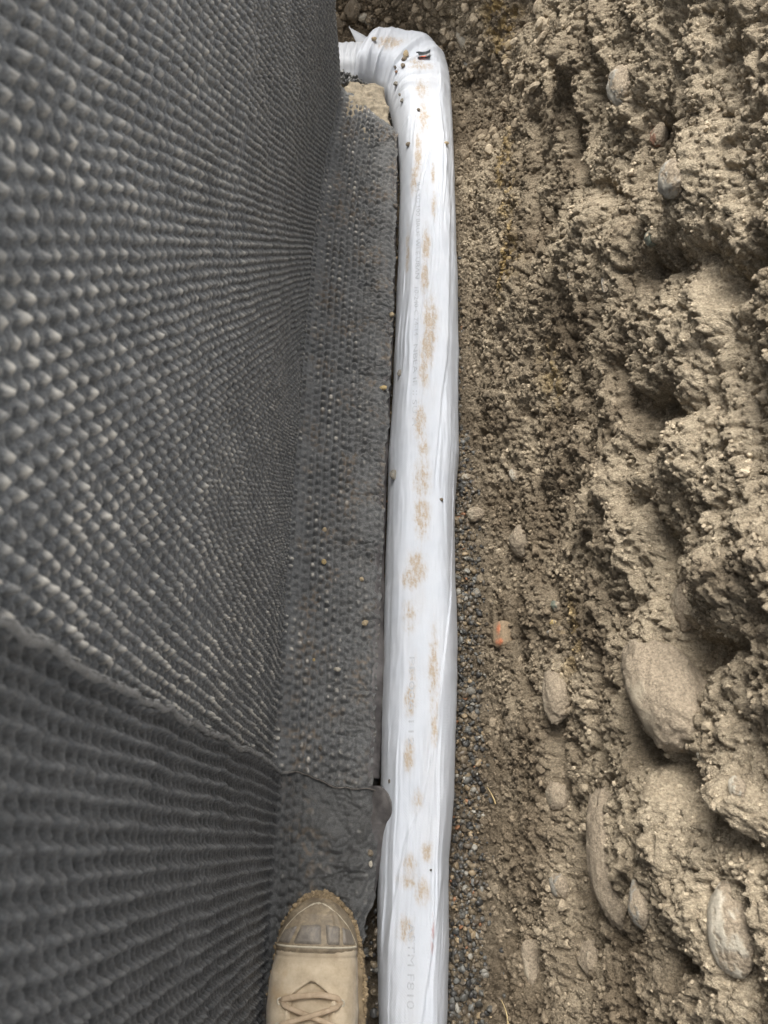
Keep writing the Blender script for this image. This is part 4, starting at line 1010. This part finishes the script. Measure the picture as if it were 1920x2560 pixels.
# mud crumbs on the welt
n = 520
d_ = np.concatenate([g.random(300) * 0.11, g.random(220) * 0.28]); sg = np.where(g.random(n) < 0.62, 1, -1)
h_ = np.interp(d_, D_, HS); tipm = g.random(n) < 0.25
d_ = np.where(tipm, 0.0 + 0.012 * g.random(n), d_); h_ = np.where(tipm, np.interp(d_, D_, HS) * g.random(n), h_ * (0.93 + 0.07 * g.random(n)))
C = np.stack([BXC + boot_shift(d_) + sg * h_, BTIP - d_, BZ + 0.026 + 0.006 * (1 - sst(0, 0.07, d_))], -1)
mud = scatter('mud', M_CRUMB, C, np.tile([0, 0, 1.0], (n, 1)), 0.0010 + 0.0022 * g.random(n) ** 2, np.tile([0.27, 0.205, 0.125], (n, 1)) * (0.7 + 0.6 * g.random((n, 1))), 1, 0.45, 0.5, 0.8, 9)
tag(keep(mud, sole), None, kind='stuff')
# upper
UD = [0.006, .012, .022, .034, .050, .066, .090, .115, .140, .165, .185, .205, .230, .260, .285, .293]
UH = [.006, .020, .033, .0410, .0465, .0490, .0520, .0530, .0515, .0480, .0445, .0410, .0380, .0350, .0200, .006]
UH = [q * 0.955 for q in UH]
UZ = [.030, .042, .050, .0550, .0580, .0590, .0640, .0760, .0930, .1120, .1300, .150, .165, .165, .160, .150]
def upper_xyz(d, ph, lift=0.0):
    """d along the boot, ph 0 (right side) to pi (left side)"""
    w_ = np.interp(d, UD, UH) + lift; top = np.interp(d, UD, UZ) + lift
    c = np.cos(ph); s2 = np.sin(ph)
    X_ = BXC + boot_shift(d) - 0.0035 * sst(0.02, 0.1, d) + w_ * np.sign(c) * np.abs(c) ** 0.80
    base = 0.026 + 0.006 * (1 - sst(0, 0.07, d))
    Z_ = BZ + base + (top - base) * np.abs(s2) ** 0.72
    return X_, BTIP - d, Z_
def throat_w(d): return 0.0235 * sst(0.086, 0.105, d) ** 0.5 * (1 + 0.15 * sst(0.116, 0.19, d))
dg = np.linspace(0.006, 0.293, 240); pg = np.linspace(0, math.pi, 150)
DD, PH = np.meshgrid(dg, pg, indexing='ij')
for_s = upper_xyz(DD, PH)
latp = np.abs(for_s[0] - BXC - boot_shift(DD) + 0.0035)
inside = sst(0.0008, -0.0008, latp - throat_w(DD)) * (PH > 0.35) * (PH < 2.79) * (DD > 0.086)
crs = 0.0011 * fbm(for_s[0], for_s[1], for_s[2], 28, 3, 3.0) + 0.0016 * np.sin(DD * 240 + 2 * perlin(for_s[0], for_s[1], 0 * DD, 20, 1.0)) * np.exp(-((DD - 0.080) / 0.012) ** 2) * np.sin(PH)
seam = -0.0010 * np.exp(-((DD - 0.0645) / 0.0011) ** 2)
lip = 0.0011 * np.exp(-((latp - throat_w(DD) - 0.0015) / 0.0016) ** 2) * (DD > 0.087)
Xu, Yu, Zu = upper_xyz(DD, PH, crs + seam + lip - 0.0075 * inside)
dirt = np.clip(sst(0.55, 0.0, np.sin(PH)) * 0.75 * sst(-0.3, 0.4, fbm(Xu, Yu, Zu, 50, 3, 1.0)) + 0.35 * np.exp(-((DD - 0.062) / 0.006) ** 2), 0, 1)
upper = keep(grid_obj('upper', np.stack([Xu, Yu, Zu], -1), M_SUEDE, attrs={'dust_shading': dirt}, flip=True), boot)
# tongue, lower inside the throat, with folds
dg = np.linspace(0.089, 0.205, 60); lg = np.linspace(-1, 1, 40)
TD, TL = np.meshgrid(dg, lg, indexing='ij')
tx = BXC + boot_shift(TD) - 0.0035 + TL * (throat_w(TD) + 0.001)
phc = np.arccos(np.clip(np.sign(TL) * (np.abs(TL) * (throat_w(TD) + 0.001) / np.interp(TD, UD, UH)) ** 1.25, -1, 1))
_, ty, tz = upper_xyz(TD, phc, 0.0)
tz = tz - 0.0052 + 0.0012 * perlin(TL, TD * 30, 0 * TD, 1.4, 2.0) + 0.0008 * np.cos(TL * 3)
keep(grid_obj('tongue', np.stack([tx, ty, tz], -1), M_SUEDE, attrs={'dust_shading': 0.25 + 0.5 * np.exp(-((np.abs(TL) - 1) / 0.12) ** 2)}, flip=True), boot)  # tongue colour darkened for the throat's shade, deepest along the side edges
# toe cap: rubber shell over the front of the upper
dg = np.linspace(0.006, 0.060, 80); pg = np.linspace(0.10, math.pi - 0.10, 110)
DD, PH = np.meshgrid(dg, pg, indexing='ij')
DC = np.minimum(DD, 0.0715 - 0.010 * (np.cos(PH) ** 2) * 0 )
Xc_, Yc_, Zc_ = upper_xyz(DC, PH, 0.0016 + 0.0005 * perlin(DD, PH, 0 * DD, 8, 2.0) * 1.0 - 0.0016 * sst(0.0565, 0.060, DD))
cap = keep(grid_obj('toe_cap', np.stack([Xc_, Yc_, Zc_], -1), M_CAP, flip=True), boot)
def cap_patch(name, mat, corners, lift, parent, n1=10, n2=10):
    """a raised plate on the cap; corners (d, ph) in order"""
    c = np.array(corners); a = np.linspace(0, 1, n1)[:, None, None]; b = np.linspace(0, 1, n2)[None, :, None]
    q = (1 - a) * ((1 - b) * c[0] + b * c[1]) + a * ((1 - b) * c[3] + b * c[2])
    ed = np.minimum(np.minimum(a, 1 - a) * n1, np.minimum(b, 1 - b) * n2)[..., 0]
    l = 0.0012 + lift * np.clip(ed, 0, 1)
    P = np.stack(upper_xyz(q[..., 0], q[..., 1], l), -1)
    return keep(grid_obj(name, P, mat, flip=True), parent)
PI = math.pi
for cs in ([(0.0376, .55), (0.0342, .90), (0.0517, .98), (0.0522, .42)], [(0.0333, .97), (0.0316, 1.42), (0.0517, 1.38), (0.0517, 1.05)], [(0.0316, 1.50), (0.0329, 1.95), (0.0517, 2.08), (0.0517, 1.46)], [(0.0333, 2.05), (0.0385, 2.55), (0.0517, 2.72), (0.0517, 2.18)]):
    cap_patch('cap_panel', M_PANEL, cs, 0.0018, cap)
cap_patch('cap_piping', M_PIPING, [(.0530, .30), (.0530, PI - .30), (.0555, PI - .30), (.0555, .30)], 0.0016, cap, 4, 60)
for sg in (1, -1):                                                     # piping that arches over the front of the cap
    k = np.linspace(0, 1, 50); pth = PI / 2 + sg * (1.25 * k); dth = 0.0115 + 0.041 * k ** 2.2
    P = np.stack([np.stack(upper_xyz(dth + e, pth, 0.0020 - 0.0005 * (abs(e) > 0.0008)), -1) for e in (-0.0011, 0.0, 0.0011)], 1)
    keep(grid_obj('cap_piping', P, M_PIPING, flip=(sg > 0)), cap)
# laces
def tube(pts, r, mat, name, parent, nseg=10, flat=0.62):
    p = np.array(pts); k = np.linspace(0, len(p) - 1, 48)
    q = np.stack([np.interp(k, np.arange(len(p)), p[:, j]) for j in range(3)], -1)
    for _ in range(6): q[1:-1] = (q[:-2] + 2 * q[1:-1] + q[2:]) / 4
    T = np.gradient(q, axis=0); T /= np.linalg.norm(T, axis=1, keepdims=True)
    B = np.cross(T, [0, 0.25, 1.0]); B /= np.linalg.norm(B, axis=1, keepdims=True); Nn = np.cross(B, T)
    f = np.linspace(0, 2 * PI, nseg + 1)[:-1]
    P = q[:, None] + r * (B[:, None] * np.cos(f)[None, :, None] + flat * Nn[:, None] * np.sin(f)[None, :, None])
    return keep(grid_obj(name, P, mat, close_v=True), parent)
def on_upper(d, l, lift):
    hw_ = float(np.interp(d, UD, UH)); ph = math.acos(max(-1, min(1, math.copysign((abs(l) / hw_) ** 1.25, l))))
    return [float(q) for q in upper_xyz(d, ph, lift)]
EY = [(0.105, 0.0325), (0.126, 0.0325), (0.149, 0.0310), (0.172, 0.0285)]
for d, l in EY:
    for sg in (1, -1):
        c = on_upper(d, sg * l, 0.0004)
        ph = np.linspace(0, 2 * PI, 17)
        tube([(c[0] + 0.0032 * math.cos(f), c[1] + 0.0032 * math.sin(f), c[2] + 0.0002 - 0.3 * sg * 0.0032 * math.cos(f)) for f in ph], 0.0009, M_PIPING, 'eyelet', upper, 8)
tube([on_upper(0.105, -0.0325, -0.001), on_upper(0.1025, -0.028, 0.003), on_upper(0.0990, -0.012, 0.0028), on_upper(0.0970, 0.010, 0.0028), on_upper(0.1000, 0.027, 0.003), on_upper(0.105, 0.0325, -0.001)], 0.0029, M_LACE, 'lace', boot)
for k in range(3):
    d0, l0 = EY[k]; d1, l1 = EY[k + 1]
    for sg in (1, -1):
        h_ = 0.003 + (0.002 if sg > 0 else 0.0)
        tube([on_upper(d0, sg * l0, -0.001), on_upper(d0 + 0.003, sg * l0 * 0.8, h_), on_upper((d0 + d1) / 2, 0.0, h_), on_upper(d1 - 0.003, -sg * l1 * 0.8, h_), on_upper(d1, -sg * l1, -0.001)], 0.0026, M_LACE, 'lace', boot)
# padded collar round the ankle opening and the dark inside
k = np.linspace(0, 2 * PI, 40)
tube([(BXC + 0.036 * math.cos(f) - 0.004, BTIP - 0.245 + 0.040 * math.sin(f), BZ + 0.164 + 0.004 * math.cos(f * 2)) for f in k], 0.007, M_SUEDE, 'collar', boot, 12, 0.9)
P = np.array([[(BXC - 0.004 + 0.036 * q * math.cos(f), BTIP - 0.245 + 0.040 * q * math.sin(f), BZ + 0.168 - 0.004 * (1 - q)) for f in np.linspace(0, 2 * PI, 33)] for q in np.linspace(0.02, 1, 6)])
keep(grid_obj('boot_lining', P, M_LINING, flip=True), boot)
